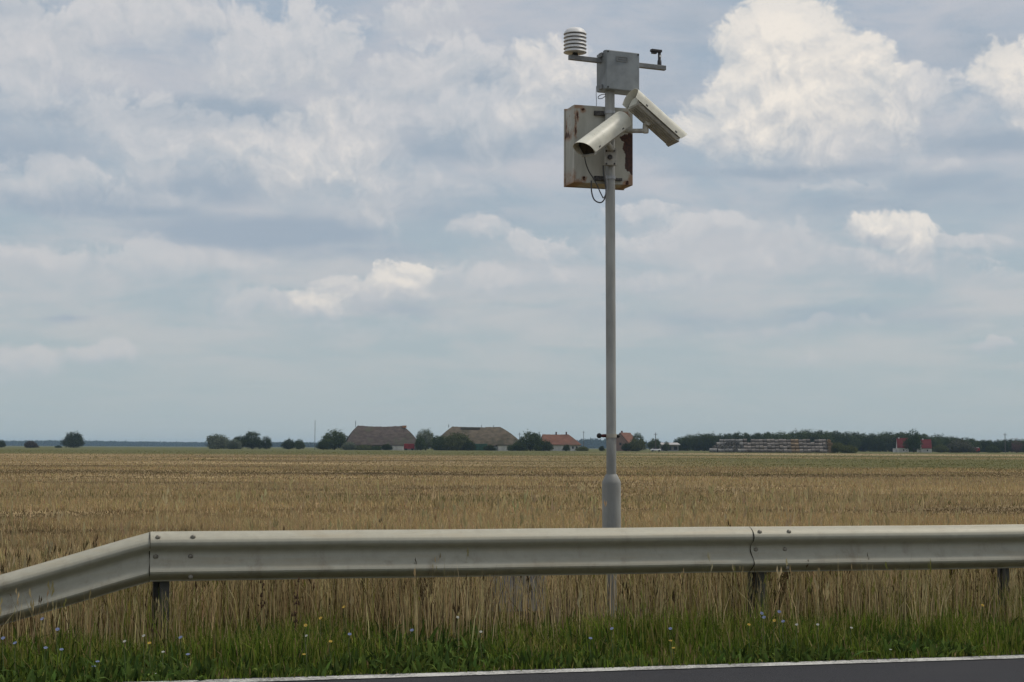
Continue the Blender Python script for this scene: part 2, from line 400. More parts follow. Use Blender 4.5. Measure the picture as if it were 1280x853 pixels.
for i in range(len(key)-1):
    for j in range(3):
        t = j/3; prof.append((key[i][0]*(1-t)+key[i+1][0]*t, key[i][1]*(1-t)+key[i+1][1]*t))
prof.append(key[-1])
rail = empty('guardrail', rp(0, .12, 0), 'galvanised steel W-beam guardrail on posts along the road edge, its left end sloping down', 'guardrail')
RI = rail.matrix_world.inverted()
def beam(s0, s1, off0, off1, drop=None, name='beam', label=None):
    ns = max(2, int(abs(s1-s0)*6)); vs = []; fs = []; npf = len(prof)
    for i in range(ns+1):
        t = i/ns; s = s0+(s1-s0)*t; off = off0+(off1-off0)*t
        dz_ = drop(s) if drop else 0.0
        wob = .002*math.sin(s*2.1)+.0015*math.sin(s*5.3+1)
        for th in (0, .003):
            for dn, dd in prof: vs.append(RI @ rp(s, dn+off+th+wob*.5, RAIL_TOP-dd-dz_+wob*.4))
    st = 2*npf
    for i in range(ns):
        for k in range(npf-1):
            a = i*st+k; fs.append((a, a+1, a+1+st, a+st)); b_ = a+npf; fs.append((b_, b_+st, b_+1+st, b_+1))
        for k in (0, npf-1):
            a = i*st+k; fs.append((a, a+st, a+st+npf, a+npf))
    for i in (0, ns):
        for k in range(npf-1):
            a = i*st+k; fs.append((a, a+npf, a+npf+1, a+1))
    o = MB().add(vs, fs).build(name, GALV, rail, smooth=True)
    if label: o['label'] = label
    return o
def slope(s): return .286*(-s) if s < 0 else 0.0
beam(-2.9, .012, .009, .009, slope, label='left end of the rail sloping down to the ground')
beam(0, 4.32, 0, .010, label='long middle length of rail between the two seams')
beam(4.02, 8.32, 0, .010, label='right length of rail')
beam(8.02, 12.32, 0, .010); beam(12.02, 16.3, 0, .010)
SEAM_DARK = mat('seam_dark', (.030, .022, .014), .9, var=.3, scale=50)  # near-black brown for the thin strips that draw the rail seams
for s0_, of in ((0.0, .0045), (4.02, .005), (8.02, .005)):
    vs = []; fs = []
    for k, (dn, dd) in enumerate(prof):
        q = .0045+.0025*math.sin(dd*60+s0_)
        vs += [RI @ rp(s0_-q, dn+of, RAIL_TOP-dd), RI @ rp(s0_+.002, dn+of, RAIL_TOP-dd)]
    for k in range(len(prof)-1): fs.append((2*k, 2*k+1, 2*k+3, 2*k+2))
    MB().add(vs, fs).build('seam', SEAM_DARK, rail)
POSTM = mat('post_steel', (.085, .083, .076), .55, .3, var=.22, scale=9)
def post(s, top=.70, wdt=.10):
    b = MB()
    Mz = Matrix.Rotation(YAW, 3, 'Z')
    def bx(sc, nc, zc, sz): b.box(RI @ rp(sc, nc, zc), sz, Mz)
    bx(s+wdt*.22, .145, top/2-.1, (wdt*.56, .005, top+.2))      # flange facing the road
    bx(s-wdt*.06, .190, top/2-.1, (.005, .085, top+.2))         # web running back
    bx(s-wdt*.28, .235, top/2-.1, (wdt*.44, .005, top+.2))      # rear flange, shaded
    bx(s-wdt*.5+.003, .218, top/2-.1, (.005, .03, top+.2))
    p_ = b.build('post', POSTM, rail)
    sp_ = MB().box(RI @ rp(s+.03, .112, .60), (.09, .058, .19), Mz).build('spacer', POSTM, p_)
    return p_
for s in (.075, 4.115, 8.05, 12.05): post(s, top=.70)
post(6.02, .70, .04)
BOLTM = mat('bolt_steel', (.27, .245, .195), .5, .3, var=.2, scale=60)
def bolt(s, drop, n0):
    # domed head lying on the face, axis along the road normal
    b = MB(); vs = []; fs = []; nn = 12
    pr = [(.017, 0), (.016, .005), (.011, .010), (.004, .012)]
    for r, h in pr:
        for k in range(nn):
            a = 2*math.pi*k/nn; vs.append(RI @ (rp(s+r*math.cos(a), n0-h, RAIL_TOP-drop+r*math.sin(a))))
    for i in range(len(pr)-1):
        for k in range(nn): fs.append((i*nn+k, i*nn+(k+1) % nn, (i+1)*nn+(k+1) % nn, (i+1)*nn+k))
    fs.append(tuple(range((len(pr)-1)*nn, len(pr)*nn)))
    b.add(vs, fs).build('bolt', BOLTM, rail, smooth=True)
for s0 in (0.0, 4.02, 8.02):
    for ds in (.045, .26):
        bolt(s0+ds, .034, .021); bolt(s0+ds-.01, .156, .070)
    bolt(s0+.25, .281, .024)

# ------------------------------------------------------------------ monitoring mast
YP = 12.2; PXM = YP/F_PX            # metres per photo pixel at the mast
GREY = mat('grey_paint', (.25, .275, .285), .55, var=.10, scale=7)
GREYP = mat('galvanised_pole', (.36, .36, .335), .55, .15, var=.16, scale=5, stretch=(1, 1, .25))
pb = at(764.3, 612, YP); pt = at(762.2, 113, YP)
ax = (pt-pb).normalized()
def pole_at(z): return pb + ax*((z-pb.z)/ax.z)
base = pole_at(0.0)
mast = empty('mast_pole', base, 'slim grey steel mast with a thicker base sleeve standing behind the guardrail', 'pole')
MI = mast.matrix_world.inverted()
MB().tube([MI @ pole_at(z) for z in (-.1, .56)], [.040]*2, 24).build('lower_pipe', GREYP, mast, smooth=True)
sl = [(.50, .066), (.505, .0705), (1.03, .0715), (1.045, .070), (1.085, .050), (1.10, .041)]
MB().tube([MI @ pole_at(z) for z, r in sl], [r for z, r in sl], 32).build('base_sleeve', GREYP, mast, smooth=True)
zt = pt.z+.03
MB().tube([MI @ pole_at(z) for z in (1.05, 2.5, zt)], .0375, 32).build('upper_pipe', GREYP, mast, smooth=True)
cz = at(764, 545, YP).z
clamp_ = MB().tube([MI @ pole_at(z) for z in (cz-.014, cz+.014)], .044, 28).build('clamp', mat('clamp_cream', (.42, .39, .32), .6), mast, smooth=True)
RED = mat('dark_red_plastic', (.10, .014, .012), .45, var=.3, scale=30); BLK = mat('black_plastic', (.018, .018, .018), .5)
c0 = MI @ pole_at(cz)
MB().tube([c0+Vector((-.038, -.01, 0)), c0+Vector((-.062, -.012, 0)), c0+Vector((-.075, -.012, 0))], [.012, .013, .010], 12).build('clamp_screw', RED, clamp_, smooth=True)
def ball(c, r, seg=12):
    pr = [(max(.0005, r*math.sin(math.pi*i/8)), -r*math.cos(math.pi*i/8)) for i in range(9)]
    return MB().lathe(pr, c, seg)
ball(c0+Vector((-.092, -.012, 0)), .020).build('clamp_knob', BLK, clamp_, smooth=True)
ball(c0+Vector((.052, -.008, -.002)), .014).build('clamp_knob', BLK, clamp_, smooth=True)
CABLE = mat('cable_rubber', (.07, .07, .072), .5); CABLEL = mat('cable_grey', (.30, .30, .30), .5)

# --- rusty cabinet clamped behind the mast
def frame_mat(origin, yaw):      # local x = width to the right, local y = depth away from the viewer, z = up
    return Matrix.Translation(origin) @ Matrix.Rotation(yaw, 4, 'Z')
def mat_rusty(spots, streaks, peel):
    m = bpy.data.materials.new('rusted_paint'); m.use_nodes = True; g = NT(m.node_tree); b = g.n['Principled BSDF']
    p = g.new('ShaderNodeTexCoord').outputs['Object']
    nw = g.noise(p, 9, 6, .7, out='Color'); pw = g.v('ADD', p, g.v('SCALE', g.v('SUBTRACT', nw, (.5, .5, .5)), .09))
    dirt = g.noise(g.v('MULTIPLY', p, (8, 8, 2)), 1, 6, .6)
    c = g.mix(g.step(dirt, .35, .7), (.37, .365, .31), (.50, .49, .43))
    def blob(lst, pp):
        acc = None
        for (x, z, rx, rz) in lst:
            q = g.v('LENGTH', g.v('MULTIPLY', g.v('SUBTRACT', pp, (x, 0, z)), (1/rx, 0, 1/rz)))
            acc = q if acc is None else g.m('MINIMUM', acc, q)
        return acc
    nn = g.noise(p, 45, 6, .7)
    stain = g.step(g.m('ADD', blob(spots+streaks, pw), g.m('MULTIPLY', g.m('ADD', nn, -.5), 1.3)), 1.25, .45)
    c = g.mix(g.m('MULTIPLY', stain, .8), c, g.mix(nn, (.21, .085, .032), (.37, .20, .10)))
    core = g.step(g.m('ADD', blob([(x, z, rx*.5, rz*.55) for x, z, rx, rz in streaks]+[(x, z, .011, .011) for x, z, a, d in spots[:4]], pw), g.m('MULTIPLY', nn, .5)), 1.3, .9)
    c = g.mix(core, c, (.060, .022, .012))
    pe = g.step(g.m('ADD', blob(peel, pw), g.m('MULTIPLY', g.m('ADD', nn, -.5), .4)), 1.05, .97)
    c = g.mix(pe, c, g.mix(g.step(nn, .4, .6), (.028, .010, .008), (.075, .026, .014)))
    g.put(b.inputs['Base Color'], c); b.inputs['Roughness'].default_value = .65
    bp = g.new('ShaderNodeBump'); bp.inputs['Strength'].default_value = .3; bp.inputs['Distance'].default_value = .004
    g.put(bp.inputs['Height'], g.m('ADD', nn, g.m('MULTIPLY', pe, -1.0))); g.put(b.inputs['Normal'], bp.outputs[0]); return m
YC = R(17); CW, CD, CH = .485, .20, .605
cab_o = at(717.5, 179, YP-.02)             # near left vertical edge
cab = empty('equipment_cabinet', frame_mat(cab_o, YC), 'rust-stained off-white metal cabinet clamped to the mast behind the two cameras', 'cabinet')
zc_ = lambda py: at(750, py, YP).z - cab_o.z
xc_ = lambda px: (px-717.5)*PXM/math.cos(YC)
spots = [(xc_(729), zc_(138), .028, .028), (xc_(785), zc_(141), .035, .035), (xc_(730), zc_(224), .03, .026), (xc_(786), zc_(226), .035, .03),
         (xc_(712), zc_(222), .05, .08), (xc_(722), zc_(229), .06, .03), (xc_(724), zc_(133), .05, .022), (xc_(791), zc_(222), .03, .06), (xc_(705), zc_(180), .012, .30)]
streaks = [(xc_(719.5), zc_(165), .016, .06), (xc_(721.5), zc_(145), .012, .055), (xc_(719), zc_(152), .010, .09)]
peel = [(xc_(789.5), zc_(178), .052, .10), (xc_(790), zc_(195), .048, .11), (xc_(792), zc_(207), .02, .05), (xc_(786), zc_(170), .05, .04)]
RUSTY = mat_rusty(spots, streaks, peel)
MB().box((CW/2, CD/2, -.002), (CW, CD, CH)).build('body', RUSTY, cab, bevel=.004)
MB().box((CW/2, CD+.012, 0), (CW+.016, .022, CH+.012)).build('door', RUSTY, cab, bevel=.004)
BRK = mat('bracket_steel', (.10, .095, .09), .6, .3, var=.3, scale=40); RSB = mat('rusty_bolt', (.075, .03, .018), .8, var=.3, scale=80)
for (px, py) in ((729, 138), (785, 141), (730, 223), (786, 225.5)):
    vs = MB(); vs.tube([(xc_(px), .001, zc_(py)+.006), (xc_(px), -.010, zc_(py)+.006)], .009, 8); vs.build('bolt', RSB, cab)
for py in (141, 222.5):
    b = MB(); zz = zc_(py)
    b.box((xc_(753), -.014, zz), (.13, .028, .034)); b.box((xc_(780)-.04, -.012, zz), (.06, .022, .02))
    br = b.build('bracket', BRK, cab, bevel=.002)
    pc_ = cab.matrix_world.inverted() @ pole_at(cab_o.z+zz)
    MB().tube([pc_+Vector((0, 0, -.012)), pc_+Vector((0, 0, .012))], .043, 24).build('clamp_ring', mat('zinc', (.42, .43, .44), .4, .4), br, smooth=True)

# --- sensor enclosure with its cross arm, radiation shield and small sensor
YB = R(24); BW, BD, BH = .288, .175, .303
bo = at(758, 86.3, YP-.12)
enc = empty('sensor_enclosure', frame_mat(bo, YB), 'grey sealed box on top of the mast with a cross arm carrying sensors', 'sensor box')
EI = enc.matrix_world.inverted()
MB().box((BW/2, BD/2+.014, 0), (BW-.006, BD-.026, BH-.006)).build('body', GREY, enc, bevel=.008)
lid = MB().box((BW/2, .012, 0), (BW, .024, BH)).build('lid', GREY, enc, bevel=.006)
for (x, z) in ((.014, .138), (BW-.012, .138), (.014, -.138), (BW-.012, -.138)):
    MB().tube([(x, .003, z), (x, -.003, z)], .007, 12).build('screw', BLK, lid)
GREYD = mat('embossed_grey', (.19, .20, .20), .6)
b = MB()   # raised maker's mark: an E-like bracket with three bars
x0 = .088
b.box((x0, -.002, .088), (.012, .004, .040)); b.box((x0+.045, -.002, .105), (.088, .004, .006)); b.box((x0+.045, -.002, .071), (.088, .004, .006))
b.box((x0+.050, -.002, .088), (.070, .003, .009)); b.box((x0+.092, -.002, .088), (.006, .004, .038))
b.build('badge', GREYD, lid)
MB().lathe([(.030, 0), (.034, .003), (.034, .014), (.026, .02)], (.055, .09, BH/2-.003), 20).build('cap', BLK, enc, smooth=True)
for z in (-.125, .125):
    MB().box((-.005, .085, z), (.014, .05, .035)).build('hinge', GREYD, enc, bevel=.003)
# cross arm through the box
zA = (EI @ at(765, 77.5, YP)).z
ya = .10
def arm_x(px):   # local x on the arm's line where it meets picture column px
    lo, hi = -1.0, 1.5
    for _ in range(40):
        md = (lo+hi)/2; q = enc.matrix_world @ Vector((md, ya, zA)); l = CM.to_3x3().inverted() @ (q-EYE)
        X = 640+F_PX*l.x/(-l.z)
        if X < px: lo = md
        else: hi = md
    return (lo+hi)/2
xa0, xa1 = arm_x(711.3), arm_x(831.5)
ARMM = mat('arm_steel', (.22, .225, .225), .5, .2, var=.14, scale=10)
arm = MB().box(((xa0+xa1)/2, ya, zA), (xa1-xa0, .034, .036)).build('cross_arm', ARMM, enc, bevel=.002)
xs = arm_x(718.8)
WHT = mat('white_plastic', (.72, .72, .71), .45, var=.04)
shield = MB().lathe([(.012, 0), (.012, .20)], (xs, ya, zA+.018), 12).build('radiation_shield', BLK, enc, smooth=True)
MB().lathe([(.022, 0), (.024, .01), (.014, .028)], (xs, ya, zA+.018), 14).build('mount', BLK, shield, smooth=True)
for k in range(5):
    z0 = zA+.040+k*.0285
    MB().lathe([(.086, 0), (.089, .001), (.078, .0205), (.066, .0225), (.066, .0195), (.076, .018), (.084, .002)], (xs, ya, z0), 32).build('plate', WHT, shield, smooth=True)
    MB().lathe([(.062, 0), (.062, .012)], (xs, ya, z0+.022), 24).build('gap_ring', BLK, shield, smooth=True)
z0 = zA+.040+5*.0285
MB().lathe([(.086, 0), (.089, .001), (.082, .016), (.070, .034), (.052, .045), (.02, .049), (.004, .0495)], (xs, ya, z0), 32).build('dome', WHT, shield, smooth=True)
xq = arm_x(824.3)
DG = mat('dark_grey_plastic', (.035, .033, .036), .5)
sens = MB().tube([(xq, ya, zA+.018), (xq, ya, zA+.055), (xq, ya, zA+.06), (xq, ya, zA+.118)], [.017, .016, .012, .012], 14).build('rain_sensor', DG, enc, smooth=True)
MB().box((xq-.030, ya, zA+.130), (.092, .036, .020)).build('sensor_head', DG, sens, bevel=.003)
MB().box((xq-.048, ya, zA+.113), (.040, .030, .014)).build('lens', BLK, sens, bevel=.002)
MB().box((xq, ya-.0165, zA+.088), (.014, .004, .018)).build('light_window', WHT, sens)
# wires below the box
def wire(name, pxs, r, m, parent, Y=YP-.05):
    inv = parent.matrix_world.inverted()
    pts = smooth_path([at(x, y, Y+dy_) for x, y, dy_ in pxs], 7)
    return MB().tube([inv @ p for p in pts], r, 8).build(name, m, parent, smooth=True)
wire('wire', [(745.5, 108, 0), (745.2, 118, 0), (745.6, 126, 0), (745.4, 133, 0)], .0022, CABLE, enc)
wire('wire_loop', [(757, 118, 0), (752, 118.5, -.03), (748, 121, -.03), (748.5, 123.5, -.03), (753, 123, -.03), (757, 120, 0)], .003, CABLE, enc)

# --- two surveillance cameras
CREAM = mat('cream_paint', (.68, .665, .565), .45, var=.07, scale=9)
CREAMD = mat('housing_paint', (.47, .45, .39), .5, var=.14, scale=12)
GLASS = mat('dark_glass', (.012, .010, .012), .12, spec=.6)
def cctv(pos, F, label, roll=0.0):
    X = Vector(F).normalized(); Z = Vector((0, 0, 1)); Z = (Z - X*Z.dot(X)).normalized(); Y = Z.cross(X)
    M3 = Matrix((X, Y, Z)).transposed() @ Matrix.Rotation(roll, 3, 'X')
    root = empty('security_camera', Matrix.Translation(pos) @ M3.to_4x4(), label, 'security camera', 'security cameras on the mast')
    pr = [(-.056, -.062), (.056, -.062), (.066, -.050), (.070, .020), (.052, .054), (-.052, .054), (-.070, .020), (-.066, -.050)]
    h = MB().prism(pr, -.215, .215).build('housing', CREAMD, root, bevel=.003)
    b = MB()
    for y in (-.034, -.012, .012, .034): b.box((0, y, -.0645), (.40, .008, .005))
    b.build('bottom_ribs', CREAMD, h)
    for sgn in (-1, 1): MB().box((0, sgn*.0705, -.022), (.43, .005, .010)).build('side_rail', BRK, h)
    MB().prism([(-.056, -.050), (.056, -.050), (.066, .018), (.050, .050), (-.050, .050), (-.066, .018)], .2152, .219).build('window', GLASS, root)
    fr = MB()
    fr.box((.225, 0, -.058), (.03, .128, .012)); fr.box((.222, -.0665, -.018), (.02, .006, .066)); fr.box((.222, .0665, -.018), (.02, .006, .066))
    fr.build('front_frame', CREAMD, root, bevel=.002)
    MB().prism([(-.05, -.05), (.05, -.05), (.052, .02), (.04, .04), (-.04, .04), (-.052, .02)], -.221, -.2151).build('rear_plate', CREAM, root, bevel=.002)
    # sunshield: a curved sheet, longer at the crown than at its skirts
    arc = [(-.083, -.040), (-.084, -.015)]
    for i in range(17):
        a = math.pi*(1-i/16); arc.append((.085*math.cos(a), .004+.074*math.sin(a)))
    arc += [(.084, -.015), (.083, -.040)]
    vs = []; fs = []; n = len(arc); nx_ = 10; th = .003
    for sgn in (0, 1):
        for i in range(nx_+1):
            for (y, z) in arc:
                c_ = (z+.040)/.118
                xa = -.262-.010*c_; xb = .235+.060*c_
                q = 1-sgn*th/.085
                vs.append((xa+(xb-xa)*i/nx_, y*q, z*q if z > 0 else z))
    L_ = (nx_+1)*n
    for i in range(nx_):
        for k in range(n-1):
            a = i*n+k; fs.append((a, a+n, a+n+1, a+1)); fs.append((L_+a, L_+a+1, L_+a+n+1, L_+a+n))
        for k in (0, n-1):
            a = i*n+k; fs.append((a, L_+a, L_+a+n, a+n))
    for i in (0, nx_):
        for k in range(n-1):
            a = i*n+k; fs.append((a, a+1, L_+a+1, L_+a))
    sh = MB().add(vs, fs).build('sunshield', CREAM, root, smooth=True)
    for x in (-.15, .17):
        for sgn in (-1, 1):
            MB().box((x, sgn*.0845, -.024), (.020, .004, .010)).build('screw', BRK, sh, bevel=.001)
    return root
f1 = Vector((-.31, -.32, -.286)).normalized()
cam1 = cctv(at(753.5, 169.5, YP-.21), f1, 'cream security camera pointing down to the left with its dark window showing')
f2 = Vector((.40, .22, -.30)).normalized()
cam2 = cctv(at(818.5, 149, YP-.05), f2, 'cream security camera pointing down to the right, its ribbed underside showing', R(-11))
def world_part(parent, fn, name, m, smooth=True, bevel=0):
    b = MB(); fn(b); inv = parent.matrix_world.inverted(); b.v = [tuple(inv @ Vector(p)) for p in b.v]
    return b.build(name, m, parent, smooth=smooth, bevel=bevel)
under1 = cam1.matrix_world @ Vector((-.01, 0, -.066))
kn = at(764, 186, YP-.09)
def br1(b):
    b.box(at(763, 196.5, YP-.065), (.092, .030, .135)); b.box(at(763, 196.5, YP-.045), (.07, .05, .11)); b.box(at(763, 186, YP-.09), (.055, .06, .03))
wb = world_part(cam1, br1, 'wall_bracket', CREAMD, smooth=False, bevel=.004)
world_part(cam1, lambda b: b.tube([kn, kn.lerp(under1, .5)+Vector((0, 0, .004)), under1], [.024, .022, .026], 16), 'swivel_joint', CREAMD)
for (px, py) in ((758, 189), (768, 189), (758, 205), (768, 205)):
    c_ = at(px, py, YP-.081)
    world_part(cam1, lambda b: b.tube([c_, c_+Vector((0, -.008, 0))], .007, 8), 'bolt', BRK)
c_ = at(762.5, 196.5, YP-.081)
world_part(cam1, lambda b: b.tube([c_, c_+Vector((0, -.014, 0))], [.020, .017], 16), 'cable_gland', BRK)
under2 = cam2.matrix_world @ Vector((-.035, 0, -.066))
e2 = at(807, 163.8, YP-.05)
world_part(cam2, lambda b: b.tube([at(768, 163.8, YP-.02), at(784, 163.8, YP-.045), e2, at(810.5, 163.6, YP-.05)], [.017, .017, .018, .017], 16), 'arm', CREAMD)
world_part(cam2, lambda b: b.tube([e2+Vector((0, 0, -.018)), e2, e2+Vector((0, 0, .05)), under2], [.020, .025, .022, .024], 16), 'swivel_joint', CREAMD)
wire('camera_cable', [(730.5, 193.5, -.20), (732, 203, -.16), (736, 214, -.10), (741, 222, -.08), (746, 231, -.08), (750, 240, -.08), (754, 248, -.06)], .0045, CABLE, cam1, YP)
wire('camera_cable', [(739, 226, -.06), (739.5, 240, -.07), (743, 250, -.07), (750, 253.5, -.07), (755, 250, -.07), (757.5, 240, -.06), (756.5, 228, -.055), (754.5, 218, -.055), (754, 207, -.06)], .0055, CABLE, cam1, YP)
wire('camera_cable', [(754, 248, -.07), (757, 243, -.07), (759, 232, -.065), (757.5, 222, -.06), (756, 214, -.06)], .004, CABLEL, cam1, YP)

# ------------------------------------------------------------------ grey concrete marker half hidden by straw
c = at(648, 700, 12.9); cw = 66*12.9/F_PX
cbm = mat('weathered_concrete', (.31, .31, .315), .9, var=.16, scale=10, bump=.5)
cb = tag(MB().box((0, 0, .28), (cw, .22, .66)).build('concrete_block', cbm, bevel=.015),
         'pale grey concrete block half hidden by straw grass behind the guardrail', 'concrete block')
cb.location = (c.x, c.y, -.02); cb.rotation_euler.z = R(9)

# ------------------------------------------------------------------ grass
def blades(xy, z0, h, wd, col, lean=.25, seed=0, bend=.35):
    """two-segment curved blades; one mesh"""
    r = np.random.default_rng(seed); n = len(xy)
    yaw = r.uniform(0, 2*np.pi, n); la = r.uniform(0, 2*np.pi, n); ll = np.abs(r.normal(0, lean, n))*h
    dx_, dy_ = np.cos(yaw)*wd/2, np.sin(yaw)*wd/2
    lx, ly = np.cos(la)*ll, np.sin(la)*ll
    V = np.zeros((n, 5, 3)); b = np.column_stack([xy, np.full(n, z0)])
    V[:, 0] = b; V[:, 1] = b; V[:, 2] = b; V[:, 3] = b; V[:, 4] = b
    V[:, 0, 0] -= dx_; V[:, 0, 1] -= dy_; V[:, 1, 0] += dx_; V[:, 1, 1] += dy_
    for k, sg in ((2, -.85), (3, .85)):
        V[:, k, 0] += sg*dx_+lx*bend; V[:, k, 1] += sg*dy_+ly*bend; V[:, k, 2] += h*.58
    V[:, 4, 0] += lx; V[:, 4, 1] += ly; V[:, 4, 2] += h*np.sqrt(np.clip(1-(ll/h)**2*.5, .3, 1))
    o = (np.arange(n)*5)[:, None]
    T = np.concatenate([o+np.array([0, 1, 3]), o+np.array([0, 3, 2]), o+np.array([2, 3, 4])], 0)
    C = np.repeat(col, 5, 0)
    return V.reshape(-1, 3), T, C
def heads(xy, z0, h, size, col, seed=0):
    """small feathery seed heads: a few crossed slivers at the stalk tips"""
    r = np.random.default_rng(seed); n = len(xy); m_ = 4
    V = np.zeros((n*m_, 3, 3)); X = np.repeat(xy, m_, 0); H_ = np.repeat(h, m_); Sz = np.repeat(size, m_)
    a = r.uniform(0, 2*np.pi, n*m_); t = r.uniform(0, 1, n*m_)
    bx_ = X[:, 0]+r.normal(0, .004, n*m_); by_ = X[:, 1]+r.normal(0, .004, n*m_); bz = z0+H_-Sz*(.2+.9*t)
    V[:, 0] = np.column_stack([bx_, by_, bz]); V[:, 1] = np.column_stack([bx_+np.cos(a)*Sz*.16, by_+np.sin(a)*Sz*.16, bz+Sz*.3])
    V[:, 2] = np.column_stack([bx_+np.cos(a)*Sz*.10, by_+np.sin(a)*Sz*.10, bz+Sz*.6])
    T = np.arange(n*m_*3).reshape(-1, 3); return V.reshape(-1, 3), T, np.repeat(np.repeat(col, m_, 0), 3, 0)
def merge(lst):
    V = []; T = []; C = []; k = 0
    for v, t, c in lst: V.append(v); T.append(t+k); C.append(c); k += len(v)
    return np.concatenate(V), np.concatenate(T), np.concatenate(C)
def tocol(a): return np.array(a, dtype=float)
def lerp(a, b, t): return a*(1-t[:, None])+b*t[:, None]
def road_to_world(s, n):
    return np.column_stack([J.x+AX.x*s+NX.x*n, J.y+AX.y*s+NX.y*n])
STRAW_A, STRAW_B, STRAW_C = tocol((.68, .55, .30)), tocol((.32, .245, .12)), tocol((.10, .072, .038))
GRN_A, GRN_B, GRN_C = tocol((.18, .24, .036)), tocol((.062, .10, .018)), tocol((.26, .25, .07))
def jitter(c, r, k=.18): return np.clip(c*(1+r.normal(0, k, (len(c), 1)))*(1+r.normal(0, .05, c.shape)), .01, .95)

r = np.random.default_rng(3)
# green verge grass
N = 62000
s = r.uniform(-5.0, 10.5, N); n = EDGE-.035+np.abs(r.beta(1.15, 1.6, N))*2.3
cl = fbm(s*1.7+5, n*2.2, 31, 4); dist_ = np.clip((n-EDGE)/1.9, 0, 1)
keep = r.uniform(0, 1, N) < np.clip(1.15-dist_*.75+(cl-.5)*1.2, .15, 1)
s, n, cl, dist_ = s[keep], n[keep], cl[keep], dist_[keep]
rise = np.clip((n-EDGE)/.5, .10, 1)
h = (.045+.27*cl**1.5*r.uniform(.4, 1.5, len(s)))*(.35+.65*rise)
g_ = lerp(GRN_B, GRN_A, np.clip(r.uniform(-.2, 1.2, len(s)), 0, 1))
g_ = np.where((r.uniform(0, 1, len(s)) < .14+.40*dist_)[:, None], GRN_C, g_)
left = np.clip((-s-.2)/2.5, 0, 1)[:, None]; g_ = g_*(1-left*.45)
g_ = np.where((r.uniform(0, 1, len(s)) < .04+.14*dist_)[:, None], STRAW_B*1.1, g_)
A = blades(road_to_world(s, n), .004, h, r.uniform(.004, .010, len(s)), jitter(g_, r), .38, 5)
# broad low weeds at the asphalt edge
N = 15000
s = r.uniform(-5, 10, N); n = EDGE+.0+np.abs(r.normal(0, .62, N)); cl = fbm(s*2.6, n*3, 77, 3)
k = cl > .45; s, n = s[k], n[k]
B = blades(road_to_world(s, n), .004, r.uniform(.03, .11, len(s))*(1+np.clip(n-EDGE, 0, 1.2)), r.uniform(.016, .034, len(s)), jitter(lerp(tocol((.05, .085, .022)), tocol((.12, .17, .04)), r.uniform(0, 1, len(s))), r, .3), .9, 6, .6)
v_, t_, c_ = merge([A, B]); tag(fast_mesh('verge_grass', v_, t_, M_GRASS, c_), 'short green grass and weeds growing between the road edge and the guardrail', 'grass', kind='stuff')

# tall straw behind and under the rail
N = 86000
s = r.uniform(-7, 15, N); n = -.62+np.abs(r.gamma(1.9, 1.35, N)); k = n < 5.5; s, n = s[k], n[k]
cl = fbm(s*1.1, n*1.0, 9, 4); cl2 = fbm(s*.55+40, n*.4, 12, 3)
k = (r.uniform(0, 1, len(s)) < np.clip(.30+(cl-.42)*3.2, .06, .9)*np.where(n < .25, .38, 1)); s, n, cl, cl2 = s[k], n[k], cl[k], cl2[k]
lf = np.clip((-s+.8)/3, 0, 1); h = np.clip((.30+.42*cl*r.uniform(.55, 1.3, len(s)))*(.78+.5*cl2)*(1-.18*lf), .12, .80)
h = np.where(n < .3, h*(.50+.45*cl2+.22*np.clip((n+.6)/.9, 0, 1)), h)*np.clip(1.25-n*.14, .45, 1.05)
c1 = lerp(STRAW_B, STRAW_A, r.uniform(0, 1, len(s))); c1 = np.where((r.uniform(0, 1, len(s)) < .24)[:, None], STRAW_C, c1)
c1 = np.where((r.uniform(0, 1, len(s)) < np.clip(.05+(.5-cl2)*.9, 0, .4))[:, None], GRN_C, c1)
xy = road_to_world(s, n); q_ = xy[:, 0]/xy[:, 1]; kp = np.ones(len(s), bool); ru = r.uniform(0, 1, len(s))
kp &= ~((xy[:, 1] < 12.3) & (ru < .72*np.exp(-((q_-.0605)/.007)**2))); kp &= ~((xy[:, 1] < 12.9) & (ru < .20*np.exp(-((q_-.003)/.022)**2)))
s, n, h, cl, cl2, c1, xy = s[kp], n[kp], h[kp], cl[kp], cl2[kp], c1[kp], xy[kp]
A = blades(xy, .0, h, r.uniform(.0028, .0064, len(s)), jitter(c1, r, .26), .24, 15)
k = r.uniform(0, 1, len(s)) < .20
B = heads(xy[k], .0, h[k], r.uniform(.06, .13, k.sum()), jitter(c1[k], r, .1)*.9, 16)
# sparse tall wisps rising over the rail
N = 2200; s2 = r.uniform(-6, 14, N); n2 = r.uniform(.4, 3.5, N); kk = fbm(s2*.9, n2*.7, 21, 3) > .5; s2, n2 = s2[kk], n2[kk]
hh = r.uniform(.66, 1.02, len(s2)); xy2 = road_to_world(s2, n2); cc = jitter(lerp(STRAW_B, STRAW_A, r.uniform(.2, 1, len(s2))), r, .1)
Cw = blades(xy2, 0, hh, r.uniform(.003, .005, len(s2)), cc, .22, 17); Dw = heads(xy2, 0, hh, r.uniform(.08, .16, len(s2)), cc*.9, 18)
